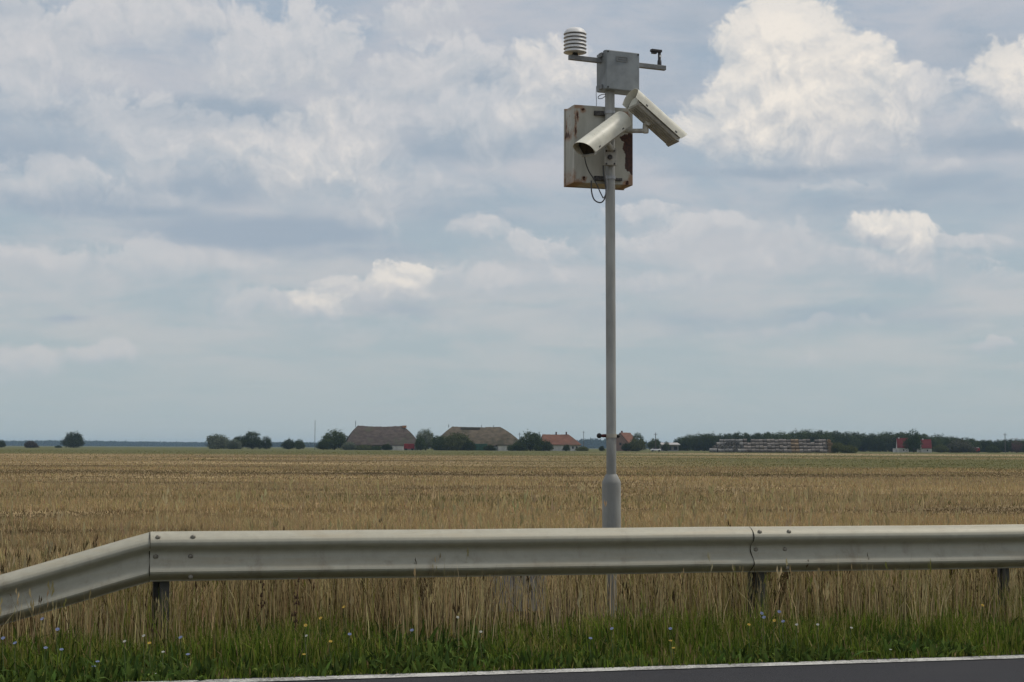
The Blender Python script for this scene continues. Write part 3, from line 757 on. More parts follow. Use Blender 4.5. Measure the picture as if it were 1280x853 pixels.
# tufts growing up round the posts
ps_ = np.concatenate([np.full(m_, q)+r.normal(0, .10, m_) for q, m_ in ((.075, 110), (4.115, 110), (6.02, 520), (8.05, 300))]); pn_ = r.uniform(-.16, .12, len(ps_)); ph_ = r.uniform(.14, .46, len(ps_))
cp_ = np.where((r.uniform(0, 1, len(ps_)) < .45)[:, None], GRN_A*.9, lerp(STRAW_B, STRAW_A, r.uniform(0, 1, len(ps_))))
Ew = blades(road_to_world(ps_, pn_), 0, ph_, r.uniform(.003, .006, len(ps_)), jitter(cp_, r), .25, 19)
v_, t_, c_ = merge([A, B, Cw, Dw, Ew]); tag(fast_mesh('straw_grass', v_, t_, M_GRASS, c_), 'tall dry straw-coloured grass standing behind the guardrail', 'dry grass', kind='stuff')

# open field beyond
def field_blades(N, r0, r1, seed, hs=(.16, .34), wk=.55):
    r = np.random.default_rng(seed); u = r.uniform(0, 1, N); a = r0**-.6; b = r1**-.6
    rr = (a+(b-a)*u)**(-1/.6); th = r.uniform(-.46, .46, N); x = rr*th; y = rr*np.sqrt(np.clip(1-th*th*.2, .5, 1))
    big = fbm(x*.022+3, y*.05, 41, 5); patch = fbm(x*.15+2, y*.20, 43, 4); fine = fbm(x*.9, y*1.0, 47, 3)
    streak = fbm(x*.055+7, y*.30, 71, 4); q = np.clip((big*.25+patch*.35+streak*.40-.46)/.085, 0, 1)*.85+.15*fine
    h = (hs[0]+(hs[1]-hs[0])*np.clip(fine*.5+patch*.6, 0, 1.1))*r.uniform(.6, 1.35, N)*(.35+.9*q)
    c = lerp(tocol((.095, .070, .038)), tocol((.50, .385, .205)), np.clip(q*.85+.05+r.normal(0, .15 if r0 < 50 else .07, N), 0, 1))
    grn = np.clip((fbm(x*.03+9, y*.05+4, 51, 3)-.52)*4, 0, 1)*.4
    yy = y+(fbm(x*.006*8, y*.01*8, 60, 3)-.5)*60
    rt = np.clip((x+12)/40, 0, 1)*np.clip((yy-92)/30, 0, 1)*np.clip((240-yy)/40, 0, 1)*.85
    grn = np.maximum(grn, np.maximum(rt, np.clip((yy-215)/70, 0, 1)*.85))
    c = np.where((r.uniform(0, 1, N) < grn)[:, None], tocol((.125, .125, .045)), c)
    h = h*(1-.35*np.maximum(rt, np.clip((yy-215)/70, 0, 1)))
    wd = np.maximum(.005, wk*rr/1600)*r.uniform(.6, 1.3, N)
    return blades(np.column_stack([x, y]), 0, h, wd, jitter(c, r, .13 if r0 < 50 else .07), .45, seed+1)
v_, t_, c_ = merge([field_blades(300000, 15, 110, 100, (.045, .15), .62), field_blades(130000, 75, 520, 200, (.04, .11), .6)])
tag(fast_mesh('field_grass', v_, t_, M_GRASS, c_), 'dry tan grassland with browner and greener bands reaching to the farms', 'dry grass', kind='stuff')

# ------------------------------------------------------------------ flowers and seed stalks in the verge
STEM = mat('flower_stem', (.10, .13, .04), .8)
def flower_proto(kind, colr_, cat, label, group, size):
    root = empty('wildflower', (0, 0, 0), label, cat, group)
    MB().tube(smooth_path([(0, 0, 0), (.006, 0, .09), (-.004, .004, .17), (.0, 0, .235)], 3), [.0022]*10, 5).build('stem', STEM, root)
    b = MB(); pm = mat(kind+'_petals', colr_, .7, var=.1); nP = 12
    for k in range(nP):
        a = 2*math.pi*k/nP; ca, sa = math.cos(a), math.sin(a); w_ = size*.26
        tilt = Vector((0, -.55, .83))
        u = Vector((1, 0, 0)); v2 = tilt.cross(u).normalized(); c0_ = Vector((0, -.002, .237))
        d = u*ca+v2*sa; t = -u*sa+v2*ca
        b.add([c0_+d*size*.15, c0_+d*size*.7+t*w_, c0_+d*size+tilt*.003, c0_+d*size*.7-t*w_], [(0, 1, 2, 3)])
    b.build('bloom', pm, root)
    return root
def place_on(px, py, hgt):   # blossom at this pixel, stem foot on the ground: find the distance
    # blossom height hgt above ground
    d = direction(px, py); t = (hgt-1.3)/d.z; p_ = EYE+d*t; return Vector((p_.x, p_.y, 0))
BLUE = [(4,798),(19,804),(53,774),(72,787),(117,833),(122,827),(103,844),(226,797),(235,818),(57,810),(437,793),(515,788),(765,786),(838,786),(738,798),(952,767),(974,765),(979,777),(955,772),(77,812)]
YEL = [(187,804),(430,759),(401,773),(382,782),(413,802),(380,818),(968,776),(842,810),(838,801),(1228,757),(936,781)]
WHI = [(204,815),(180,795),(156,802),(194,842),(572,772),(601,790),(383,795),(996,781),(1022,781),(1064,785),(1113,812)]
for kind, lst, colr_, lab, grp, sz in (
    ('blue', BLUE, (.20, .24, .40), 'small blue chicory flower on a thin stem in the roadside grass', 'blue flowers in the roadside grass', .0125),
    ('yellow', YEL, (.52, .35, .05), 'small yellow flower on a thin stem in the roadside grass', 'yellow flowers in the roadside grass', .012),
    ('white', WHI, (.50, .50, .44), 'small white flower on a thin stem in the roadside grass', 'white flowers in the roadside grass', .0105)):
    proto = flower_proto(kind, colr_, 'wildflower', lab, grp, sz)
    for i, (px, py) in enumerate(lst):
        o = proto if i == 0 else copy_tree(proto)
        hh = .235*(1.0+.25*math.sin(i*2.3)); dep = 561+2000*(1.3-hh)/9.2
        # keep the stem foot on the verge: between the asphalt and just behind the rail
        best = None
        for tr in np.linspace(.03, .62, 40):
            p_ = place_on(px, py, tr); q = (p_-J).dot(NX)
            if EDGE+.12 < q < .45:
                sc = abs(tr-.28)
                if best is None or sc < best[0]: best = (sc, tr, p_)
        if best is None: best = (0, .2, place_on(px, py, .2))
        o.location = best[2]; k = best[1]/.237; o.scale = (1, 1, k); o.rotation_euler.z = .4*math.sin(i*5.1)
DOCK = mat('dock_seed', (.085, .045, .025), .9, var=.3, scale=60)
def dock(px, s_n, hgt, label, bushy=False):
    d = direction(px, 700); # ground point at given distance behind the rail on this column
    # intersect column with the line n = s_n
    k = (J+NX*s_n-EYE).dot(NX)/Vector((d.x, d.y, 0)).dot(NX); p_ = Vector((d.x*k, d.y*k, 0))
    root = empty('dock_plant', p_, label, 'plant')
    rr = random.Random(px)
    b = MB(); q = MB(); stems = 6 if bushy else 1
    for i in range(stems):
        tx, ty = (rr.uniform(-.13, .13), rr.uniform(-.1, .1)) if bushy else (.03, 0)
        hh = hgt*rr.uniform(.8, 1)
        b.tube([(0, 0, 0), (tx*.5, ty*.5, hh*.55), (tx, ty, hh)], [.0035, .003, .0015], 5)
        for j in range(26 if not bushy else 34):
            t = rr.uniform(.42, 1); c = Vector((tx*t, ty*t, hh*t))+Vector((rr.gauss(0, .012), rr.gauss(0, .012), 0))
            s_ = rr.uniform(.004, .010); a = rr.uniform(0, 6.28)
            q.add([c+Vector((math.cos(a+2.1*m_)*s_, math.sin(a+2.1*m_)*s_, 0)) for m_ in range(3)]+[c+Vector((0, 0, s_*2)), c-Vector((0, 0, s_))],
                  [(0, 1, 3), (1, 2, 3), (2, 0, 3), (1, 0, 4), (2, 1, 4), (0, 2, 4)])
    b.add(q.v, q.f); b.build('stem', DOCK if not bushy else mat('dock_dry', (.13, .085, .04), .9, var=.3, scale=60), root)
dock(325, .35, .62, 'single dark brown seed stalk left of the yellow flowers below the rail')
dock(368, -.25, .50, 'slender dark seed stalk beside the yellow flowers below the rail')
dock(533, .5, .74, 'bushy brown dried weed below the rail, left of the concrete block', True)
dock(972, .35, .55, 'dark brown seed stalks just right of the guardrail post at the seam', True)
dock(1216, .5, .5, 'lone dark stalk in straw below the rail near the right edge')

# ------------------------------------------------------------------ trees
BARK = mat('bark', (.10, .08, .06), .9, var=.3, scale=3)
def crown_mesh(lobes, nleaf, leaf, cA, cB, seed):
    r = np.random.default_rng(seed); V = []; C = []
    wts = np.array([l[3]*l[4]*l[5] for l in lobes])**.67; wts = wts/wts.sum()
    for l, wt in zip(lobes, wts):
        nc = max(8, int(nleaf*wt/9))
        d = r.normal(size=(nc, 3)); d /= np.linalg.norm(d, axis=1)[:, None]; rad = r.uniform(.45, 1.04, nc)**.6
        cc = np.array(l[:3])+d*rad[:, None]*np.array(l[3:6]); tone = r.uniform(0, .6, nc)+r.uniform(0, .4)
        for j in range(9):
            p_ = cc+r.normal(0, leaf*1.5, (nc, 3)); a = r.normal(size=(nc, 3)); a /= np.linalg.norm(a, axis=1)[:, None]
            b_ = np.cross(a, r.normal(size=(nc, 3))); b_ /= np.linalg.norm(b_, axis=1)[:, None]
            sz = leaf*r.uniform(.6, 1.5, nc)[:, None]
            V.append(np.stack([p_-a*sz, p_+b_*sz*.7, p_+a*sz, ], 1)); c = lerp(cA, cB, np.clip(tone+r.normal(0, .15, nc), 0, 1)); C.append(np.repeat(c, 3, 0))
    V = np.concatenate(V).reshape(-1, 3); C = np.concatenate(C); V[:, 2] = np.maximum(V[:, 2], .05)
    return V, np.arange(len(V)).reshape(-1, 3), C
def make_tree(name, H_, W_, trunk_h, pal, seed, label, cat='tree', group=None, nleaf=6500, lobes_n=9, leaf=None, low=.0):
    rr = random.Random(seed); root = empty(name, (0, 0, 0), label, cat, group)
    lob = []
    cz0 = trunk_h+(H_-trunk_h)*.5
    lob.append((0, 0, H_*.52, W_*.36, W_*.36, H_*.47))
    for i in range(lobes_n):
        a = 2*math.pi*i/lobes_n+rr.uniform(-.4, .4); q = rr.uniform(.16, .37)*W_
        top = H_*(1.02-.62*(q/(.40*W_))**2)*rr.uniform(.82, 1.05); rz = top*rr.uniform(.24, .42); k = rr.uniform(.12, .23)*W_
        zz = max(top-rz, rz*.8) if i % 3 else max(rz*.9, top*.45)
        lob.append((math.cos(a)*q, math.sin(a)*q, zz, k, k, rz))
    b = MB(); tr = H_*.022+.08
    b.tube([(0, 0, -.1), (.05*H_*.2, 0, trunk_h*.7+.3), (0, 0, cz0)], [tr*1.3, tr, tr*.5], 8)
    for l in lob[1:5]: b.tube([(0, 0, trunk_h*.8+.2), (l[0]*.5, l[1]*.5, (trunk_h+l[2])/2), (l[0], l[1], l[2])], [tr*.5, tr*.35, tr*.12], 6)
    b.build('trunk', BARK, root, smooth=True)
    v_, t_, c_ = crown_mesh(lob, nleaf, leaf or W_*.030, pal[0], pal[1], seed)
    fast_mesh('crown', v_, t_, M_LEAF, c_, root)
    return root
DARK = (tocol((.024, .037, .014)), tocol((.060, .078, .027))); MID = (tocol((.045, .065, .025)), tocol((.090, .115, .045)))
SILV = (tocol((.10, .125, .085)), tocol((.20, .22, .16))); OLIVE = (tocol((.07, .085, .035)), tocol((.13, .14, .06))); BRWN = (tocol((.05, .04, .03)), tocol((.09, .07, .05)))
def tree_px(name, px, top, base_d, wpx, pal, seed, label, cat='tree', trunk=.14, depth_off=0, **kw):
    Y = base_d; g = at(px, 560, Y); H_ = at(px, top, Y).z; W_ = wpx*Y/F_PX*(1.2 if 500 < px < 600 else 1.06)
    t = make_tree(name, H_, W_, H_*trunk, pal, seed, label, cat, **kw); t.location = (g.x, g.y, 0); return t
tree_px('small_tree', 2, 550, 900, 10, DARK, 1, 'small dark tree cut by the left edge of the picture')
tree_px('bush', 38, 551.5, 820, 17, BRWN, 2, 'low dull brown bush on the horizon between the two left trees', 'bush', .05)
tree_px('round_tree', 92, 541, 880, 27, DARK, 3, 'round dark lone tree on the left horizon', trunk=.05)
tree_px('bush', 73, 557.5, 900, 9, DARK, 4, 'tiny low bush just left of the round lone tree', 'bush', .03)
tree_px('willow_tree', 272, 544, 720, 34, SILV, 5, 'pale silvery bush-like tree at the left of the tree group', trunk=.04)
tree_px('willow_tree', 292, 550, 700, 22, SILV, 6, 'low pale silvery bush in front of the dark tree', 'bush', .03)
tree_px('dark_tree', 300, 545, 735, 20, DARK, 7, 'dark bushy tree behind the pale one, left of the tallest', trunk=.06)
tree_px('dark_tree', 315, 539.5, 725, 28, DARK, 8, 'tallest dark tree in the left group', trunk=.06)
tree_px('dark_tree', 333, 545.5, 715, 15, DARK, 9, 'narrow dark tree at the right end of the left group', trunk=.05)
tree_px('dark_tree', 361, 549, 740, 18, DARK, 10, 'left one of the pair of low dark trees left of the antenna', trunk=.05)
tree_px('dark_tree', 374, 549.5, 730, 15, MID, 11, 'right one of the pair of low trees left of the antenna', trunk=.05)
tree_px('dark_tree', 418, 538.5, 655, 36, MID, 12, 'broad dark tree at the left end of the first barn', trunk=.05)
tree_px('bush', 404, 551, 640, 16, DARK, 13, 'low dark bush under the broad tree right of the antenna', 'bush', .03)
tree_px('bush', 436, 553, 630, 20, SILV, 14, 'low greyish bush at the foot of the first barn wall', 'bush', .02)
tree_px('bush', 483, 555, 630, 13, DARK, 15, 'dark bush against the first barn near the white shed', 'bush', .02)
tree_px('willow_tree', 532, 537, 640, 26, SILV, 16, 'grey-green tree filling the gap between the two barns', trunk=.04)
tree_px('willow_tree', 526, 546, 630, 14, MID, 17, 'dark green tree just right of the red trailer', trunk=.04)
tree_px('willow_tree', 552, 545, 625, 26, MID, 18, 'bushy green tree at the left end of the second barn', trunk=.03)
tree_px('willow_tree', 572, 542.5, 622, 34, OLIVE, 19, 'broad olive-green tree before the second barn roof', trunk=.03)
tree_px('dark_tree', 586, 551, 620, 16, DARK, 20, 'low dark bush left of the green container', 'bush', .03)
tree_px('dark_tree', 663, 540, 615, 34, MID, 21, 'large leafy tree between second barn and red-roofed house', trunk=.04)
tree_px('dark_tree', 680, 551.5, 610, 26, DARK, 22, 'dark low tree in front of the red-roofed house', trunk=.03)
tree_px('bush', 650, 553, 606, 18, DARK, 23, 'dark bush left of the large leafy tree, by the white shed', 'bush', .03)
tree_px('bush', 708, 556, 608, 10, DARK, 24, 'small dark bush at the wall of the red-roofed house', 'bush', .03)
tree_px('bush', 752, 558, 650, 8, DARK, 25, 'small dark bush just left of the mast', 'bush', .03)
tree_px('willow_tree', 797, 541, 640, 18, MID, 26, 'upright green tree right of the gabled house behind the mast', trunk=.05)
tree_px('bush', 796, 550, 630, 26, OLIVE, 27, 'rounded olive bush right of the mast', 'bush', .03)
tree_px('bush', 783, 554, 628, 14, DARK, 28, 'dark low bush touching the mast from the right', 'bush', .03)
tree_px('dark_tree', 818, 547.5, 680, 18, MID, 29, 'green tree beside the utility pole right of the mast', trunk=.05)
tree_px('dark_tree', 833, 552, 690, 10, MID, 30, 'small green tree before the pale shed', trunk=.05)
tree_px('bush', 1047, 553, 520, 18, OLIVE, 31, 'green bush at the right end of the bale stack', 'bush', .03)
tree_px('bush', 1060, 558, 500, 26, OLIVE, 32, 'low wide green bush right of the bale stack', 'bush', .02)
tree_px('dark_tree', 1142, 536, 640, 22, (tocol((.035, .06, .02)), tocol((.07, .10, .035))), 33, 'tall dark tree standing between the two red-roofed farmhouses', trunk=.05)
tree_px('bush', 1176, 556, 630, 18, OLIVE, 34, 'green bush just right of the second red-roofed farmhouse', 'bush', .03)
tree_px('bush', 1199, 551, 640, 34, (tocol((.08, .085, .06)), tocol((.14, .14, .10))), 35, 'pale grey-green spreading bush before the wood at the right', 'bush', .03)
tree_px('bush', 1240, 557, 640, 18, MID, 36, 'green bush right of the tiny red vehicle', 'bush', .03)
tree_px('bare_tree', 1271, 546, 650, 17, (tocol((.10, .06, .06)), tocol((.17, .11, .11))), 37, 'reddish thin-leaved tree at the right edge of the picture', trunk=.12, nleaf=1500)
tree_px('bush', 456, 557.5, 628, 22, OLIVE, 41, 'low olive scrub along the left half of the first barn wall', 'bush', .02)
tree_px('bush', 471, 558, 627, 14, MID, 42, 'low green scrub at the middle of the first barn wall', 'bush', .02)
tree_px('bush', 612, 557, 622, 16, DARK, 43, 'low dark scrub between the green container and the white shed', 'bush', .02)
tree_px('bush', 641, 557.5, 615, 18, MID, 44, 'low green scrub before the right end of the white shed', 'bush', .02)
tree_px('bush', 728, 559, 640, 16, OLIVE, 45, 'low olive scrub right of the red-tiled farmhouse', 'bush', .02)
# the wood on the right: individual trees copied from five prototypes
top_line = [(842,549),(860,545),(875,542),(900,543),(920,540),(935,542),(955,541),(985,540),(1005,538),(1030,539),(1055,539),(1080,541),(1110,541),(1128,540),(1160,544),(1190,545),(1215,548),(1245,551),(1262,549),(1290,551),(1330,550)]
protos = []
WL = 'dark broadleaf tree in the continuous wood at the right, behind the bales'
for i in range(6):
    t = make_tree('wood_tree', 10, 9.5 if i % 2 else 8, .3, (DARK, MID, DARK, (tocol((.04, .058, .026)), tocol((.075, .092, .036))), MID, DARK)[i], 60+i, WL, 'tree', 'trees of the wood at the right', nleaf=3600, leaf=.36, lobes_n=8)
    protos.append(t)
rr = random.Random(4); idx = 0
for row in range(3):
    px = 846.0 + row*5
    while px < 1325:
        Y = 760+row*22+rr.uniform(-8, 8)
        yt = np.interp(px, [a for a, b in top_line], [b for a, b in top_line])+rr.uniform(-1.6, 2.2)+(1.5, .5, 0)[row]*1.0
        t = protos[idx % 6] if idx < 6 else copy_tree(protos[rr.randrange(6)])
        g = at(px, 560, Y); hz_ = at(px, yt, Y).z; k = hz_/10.0
        t.location = (g.x, g.y, 0); t.scale = (k*rr.uniform(.9, 1.15), k*rr.uniform(.9, 1.15), k); t.rotation_euler.z = rr.uniform(0, 6.28)
        px += rr.uniform(9, 15)*k; idx += 1
# far blue woods: one mass nobody could count
def far_wood(pts, Y, thick, seed):
    V = []; r = np.random.default_rng(seed); xs = np.arange(pts[0][0], pts[-1][0], 4*500/Y)
    out = []
    for px in xs:
        yt = np.interp(px, [a for a, b in pts], [b for a, b in pts]); q = at(px, yt, Y); g = at(px, 560, Y)
        W_ = 11*r.uniform(.7, 1.4)
        for rz in range(2):
            hh = max(2.5, q.z*r.uniform(.62, 1.12)); yy = g.y+rz*18+r.uniform(-5, 5)
            d = r.normal(size=(46, 3)); d /= np.linalg.norm(d, axis=1)[:, None]
            c = np.array([g.x+r.uniform(-2, 2), yy, hh*.5])+d*np.array([W_*.62, W_*.62, hh*.5])*r.uniform(.5, 1, (46, 1))
            a = r.normal(0, 1.6, (46, 3)); b_ = r.normal(0, 1.6, (46, 3)); out.append(np.stack([c-a, c+b_, c+a], 1))
    V = np.concatenate(out).reshape(-1, 3); V[:, 2] = np.maximum(V[:, 2], 0.02)
    C = np.repeat(lerp(DARK[0], DARK[1], r.uniform(0, 1, len(V)//3)), 3, 0)
    return V, np.arange(len(V)).reshape(-1, 3), C
v_, t_, c_ = merge([far_wood([(-60,551),(40,551.5),(80,551),(105,551.5),(180,552.5),(256,553.5),(330,554.5),(420,556)], 4300, 60, 1), far_wood([(340,553.5),(405,554),(470,556),(700,553),(715,551),(730,549.5),(745,549),(762,550),(790,552),(850,555)], 3300, 60, 2)])
tag(fast_mesh('far_wood', v_, t_, M_LEAF, c_), 'far blue-grey line of woodland along the horizon', 'woodland', kind='stuff')

# ------------------------------------------------------------------ farms
def roof_mat(name, a, b, c_, sc=(.5, .5, 1.2)):
    m = bpy.data.materials.new(name); m.use_nodes = True; g = NT(m.node_tree); bb = g.n['Principled BSDF']
    p = g.new('ShaderNodeTexCoord').outputs['Object']
    n1_ = g.noise(g.v('MULTIPLY', p, sc), 1.0, 7, .65); n2_ = g.noise(p, .16, 4, .6)
    c = g.mix(g.step(n1_, .3, .7), a, b); c = g.mix(g.m('MULTIPLY', g.step(n2_, .52, .66), .7), c, c_)
    g.put(bb.inputs['Base Color'], c); bb.inputs['Roughness'].default_value = .9; bb.inputs['Specular IOR Level'].default_value = .1
    return m
THATCH = roof_mat('thatch', (.065, .052, .046), (.118, .095, .083), (.085, .088, .06)); THATCH2 = roof_mat('thatch_mossy', (.085, .07, .05), (.155, .125, .09), (.06, .06, .04))
TILE = roof_mat('red_tiles', (.13, .065, .045), (.21, .105, .075), (.15, .10, .075)); REDR = roof_mat('bright_red_roof', (.10, .020, .022), (.145, .030, .032), (.10, .03, .03))
WALLW = mat('white_wall', (.62, .60, .56), .9, var=.1, scale=.6); WALLG = mat('grey_wall', (.26, .24, .22), .9, var=.2, scale=.5)
DARKW = mat('dark_opening', (.02, .02, .022), .6); WOODB = mat('dark_wood', (.07, .05, .04), .9)
def hip_roof(L, W_, ez, rz, rl, rr_, over=.5, sag=.25, thick=.35, bulge=.12):
    """long hip roof; rl / rr_ = how far the ridge stops short of the left / right eaves"""
    x0, x1, y0, y1 = -L/2-over, L/2+over, -W_/2-over, W_/2+over; a, b = x0+rl, x1-rr_
    vs = []; fs = []; nx_, ny_ = 24, 6
    rnd = random.Random(int(L*10))
    nz = [rnd.uniform(-1, 1)*sag*.35 for _ in range(nx_+1)]
    for side in (-1, 1):
        k = len(vs)
        for i in range(nx_+1):
            t = i/nx_
            for j in range(ny_+1):
                u = j/ny_; xe = x0+(x1-x0)*t; xr = a+(b-a)*t; x = xe*(1-u)+xr*u; y = (y0 if side < 0 else y1)*(1-u)
                z = ez+(rz-ez)*u - (sag*math.sin(math.pi*t)+nz[i])*u**2 + bulge*math.sin(u*3.1)
                vs.append((x, y, z))
        for i in range(nx_):
            for j in range(ny_):
                q = k+i*(ny_+1)+j; fs.append((q, q+ny_+1, q+ny_+2, q+1))
    for (ex, rx, ii) in ((x0, a, 0), (x1, b, nx_)):
        k = len(vs)
        for j in range(ny_+1):
            u = j/ny_; x = ex*(1-u)+rx*u; z = ez+(rz-ez)*u-nz[ii]*u**2+bulge*math.sin(u*3.1)
            vs += [(x, y0*(1-u), z), (x, y1*(1-u), z)]
        for j in range(ny_): fs.append((k+2*j, k+2*j+1, k+2*j+3, k+2*j+2))
    vs2 = [(x, y, z-thick) for x, y, z in ((x0, y0, ez), (x1, y0, ez), (x1, y1, ez), (x0, y1, ez))]; k = len(vs); vs += vs2
    k2 = len(vs); vs += [(x0, y0, ez), (x1, y0, ez), (x1, y1, ez), (x0, y1, ez)]
    fs.append((k, k+1, k+2, k+3)); fs += [(k+i, k+(i+1) % 4, k2+(i+1) % 4, k2+i) for i in range(4)]
    return MB().add(vs, fs)
def gable_roof(L, W_, ez, rz, over=.4, thick=.18, hipcut=0):
    y0 = -W_/2-over; x0 = -L/2-over; x1 = L/2+over
    pr = [(y0, ez-.1), (0, rz), (-y0, ez-.1), (-y0, ez-.1+thick), (0, rz+thick), (y0, ez-.1+thick)]
    return MB().prism(pr, x0, x1)
def building(name, label, cat, px, Y, yaw):
    g = at(px, 560, Y); return empty(name, Matrix.Translation((g.x, g.y, 0)) @ Matrix.Rotation(yaw, 4, 'Z'), label, cat)
def zpix(py, Y, px=640): return at(px, py, Y).z
def openings(root, wall, xs, z0, z1, wd, y, name='window', frame=WALLW, pane=DARKW):
    for x in xs:
        w_ = MB().box((x, y-.03, (z0+z1)/2), (wd+.2, .08, z1-z0+.2)).build(name, frame, root)
        MB().box((x, y-.08, (z0+z1)/2), (wd, .05, z1-z0)).build('pane', pane, w_)
# first barn
Y = 660; sc = Y/F_PX
b1 = building('barn', 'long barn with a sagging brown thatched hip roof, left of the red trailer', 'barn', 477, Y, R(10))
L = 95*sc; wy = 13.0; ez = zpix(556, Y, 480); rz = zpix(532.5, Y, 480)
MB().box((0, 0, ez/2), (L-1, wy-1, ez)).build('wall', WALLG, b1)
rf = hip_roof(L-1.5, wy, ez-.1, rz, 5.6, 6.6, sag=.35, bulge=.7).build('roof', THATCH, b1)
MB().tube([(-L/2+4.9, 0, rz-.6), (-L/2+4.9, 0, rz+2.0)], .10, 6).build('rod', DARKW, rf)
MB().box((L/2-6.4, -.6, rz-.3), (1.6, 1.5, .9)).build('ridge_patch', roof_mat('orange_tile', (.34, .16, .07), (.42, .20, .08), (.3, .15, .07)), rf)
openings(b1, None, [-10, -7.2, -4.6, -1.8, .2, 5.0], .5, 1.7, 1.2, -(wy-1)/2, frame=WALLG)
# second barn
Y = 665; sc = Y/F_PX
b2 = building('barn', 'long barn with a mossy tan thatched hip roof, behind the green container', 'barn', 598, Y, R(8))
L = 112*sc; ez = zpix(556.3, Y, 600); rz = zpix(533.6, Y, 600)
MB().box((0, 0, ez/2), (L-1, wy-1, ez)).build('wall', DARKW, b2)
rf = hip_roof(L-1.5, wy, ez-.2, rz, 7.6, 9.4, sag=.3, bulge=.7).build('roof', THATCH2, b2)
MB().tube([(-L/2+6.2, 0, rz-.4), (-L/2+6.2, 0, rz+.9)], .12, 6).build('rod', DARKW, rf)
for x in (1.2, 6.3): MB().tube([(x, 0, rz-.4), (x, 0, rz+.7)], .1, 6).build('rod', DARKW, rf)
MB().box((-3.5, -.9, rz-.8), (8.0, .8, .8), Matrix.Rotation(R(-38), 3, 'X')).build('dark_patch', mat('moss', (.05, .048, .035), .95), rf)
dm = MB().box((.8, -3.4, ez+2.3), (2.9, 1.6, 1.0)).build('dormer', WOODB, rf); MB().box((.8, -4.24, ez+2.2), (2.4, .06, .6)).build('opening', DARKW, dm)
# low white shed at its right end
sh = building('shed', 'low white-walled shed with a dark flat roof at the right end of the second barn', 'shed', 631, 640, R(4))
MB().box((1.2, 0, 1.05), (8.2, 5, 2.1)).build('wall', WALLW, sh); MB().box((1.0, 0, 2.25), (9.6, 6, .3)).build('roof', WOODB, sh)
MB().box((-5.0, .5, .8), (3.4, 4, 1.6)).build('side_room', mat('pale_blue_wall', (.45, .50, .54), .9), sh); MB().box((1.4, -2.53, 1.3), (.5, .06, .7)).build('window', DARKW, sh)
sh2 = building('shed', 'small white shed against the right end of the first barn, beside the red trailer', 'shed', 497.5, 640, 0)
MB().box((0, 0, .85), (4.2, 3.5, 1.7)).build('wall', WALLW, sh2); MB().box((0, 0, 1.8), (4.6, 4, .2)).build('roof', WALLG, sh2)
# red trailer and green container
REDP = mat('red_paint', (.30, .025, .03), .6, var=.15, scale=1.5); GRNP = mat('green_paint', (.03, .10, .06), .6, var=.15, scale=1.5)
def trailer(name, label, px, Y, wd, hgt, m_, cat, wheels=True):
    rt = building(name, label, cat, px, Y, R(3)); z0 = .55 if wheels else .1
    bd = MB().box((0, 0, z0+(hgt-z0)/2), (wd, 2.4, hgt-z0)).build('body', m_, rt, bevel=.04)
    rb = MB()
    for i in range(int(wd/.6)): rb.box((-wd/2+.3+i*.6, -1.22, z0+(hgt-z0)/2), (.1, .05, hgt-z0-.2))
    rb.build('ribs', m_, bd)
    if wheels:
        for x in (-wd*.3, wd*.3):
            for y in (-1.1, 1.1): MB().tube([(x, y-.12, .45), (x, y+.12, .45)], .45, 14).build('wheel', BLK, rt, smooth=True)
    return rt
trailer('trailer', 'dark red box trailer parked between the two barns', 511.5, 632, 4.1, 2.6, REDP, 'trailer')
trailer('container', 'dark green metal container in front of the second barn', 600.5, 632, 5.4, 2.7, GRNP, 'container', False)
# red tiled house
Y = 655; sc = Y/F_PX
h1 = building('farmhouse', 'white farmhouse with a hipped red tile roof and two chimneys, left of the mast', 'house', 700, Y, R(8))
ez = zpix(556, Y, 700); rz = zpix(543.2, Y, 700); L = 50*sc
MB().box((0, 0, ez/2), (L-1, 8, ez)).build('wall', WALLW, h1); rf = hip_roof(L-1, 9, ez, rz, .8, 4.6, over=.4, sag=.06, thick=.2).build('roof', TILE, h1)
for x in (-1.6, 2.6): MB().box((x, 0, rz+.35), (.55, .55, 1.3)).build('chimney', mat('brick', (.14, .06, .045), .9), rf)
openings(h1, None, [1.2, 4.6, 6.2], .9, 1.9, .7, -4, frame=WALLW)
# gabled house behind the mast
Y = 690; sc = Y/F_PX
h2 = building('gabled_house', 'brick house with a steep brown gable just behind the mast', 'house', 781.5, Y, R(62))
rz = zpix(541.5, Y, 780)
MB().prism([(-4.3, 0), (4.3, 0), (4.3, 2.6), (0, rz-.2), (-4.3, 2.6)], -5, 5).build('wall', mat('pinkish_brick', (.27, .17, .13), .9, var=.2), h2)
rf = gable_roof(10, 8.6, 2.7, rz).build('roof', TILE, h2); MB().box((-3.5, 0, rz+.2), (.6, .6, 1.4)).build('chimney', MATS['brick'], rf)
MB().box((-5.03, 0, 3.0), (.06, 1.0, 1.1)).build('window', DARKW, h2)
# long pale shed by the wood
ps = building('shed', 'long pale open-fronted shed before the wood, right of the utility pole', 'shed', 836.5, 720, R(4))
MB().box((0, 1.5, 1.5), (8.2, 4, 3.0)).build('wall', mat('pale_grey_wall', (.38, .36, .35), .9, var=.2), ps)
MB().box((0, 0, 3.25), (8.8, 7.5, .25), Matrix.Rotation(R(7), 3, 'X')).build('roof', mat('pale_sheet_roof', (.42, .40, .38), .7), ps)
for x in (-2.8, 0, 2.8): MB().box((x, -.55, 1.3), (1.7, .06, 1.6)).build('opening', DARKW, ps)
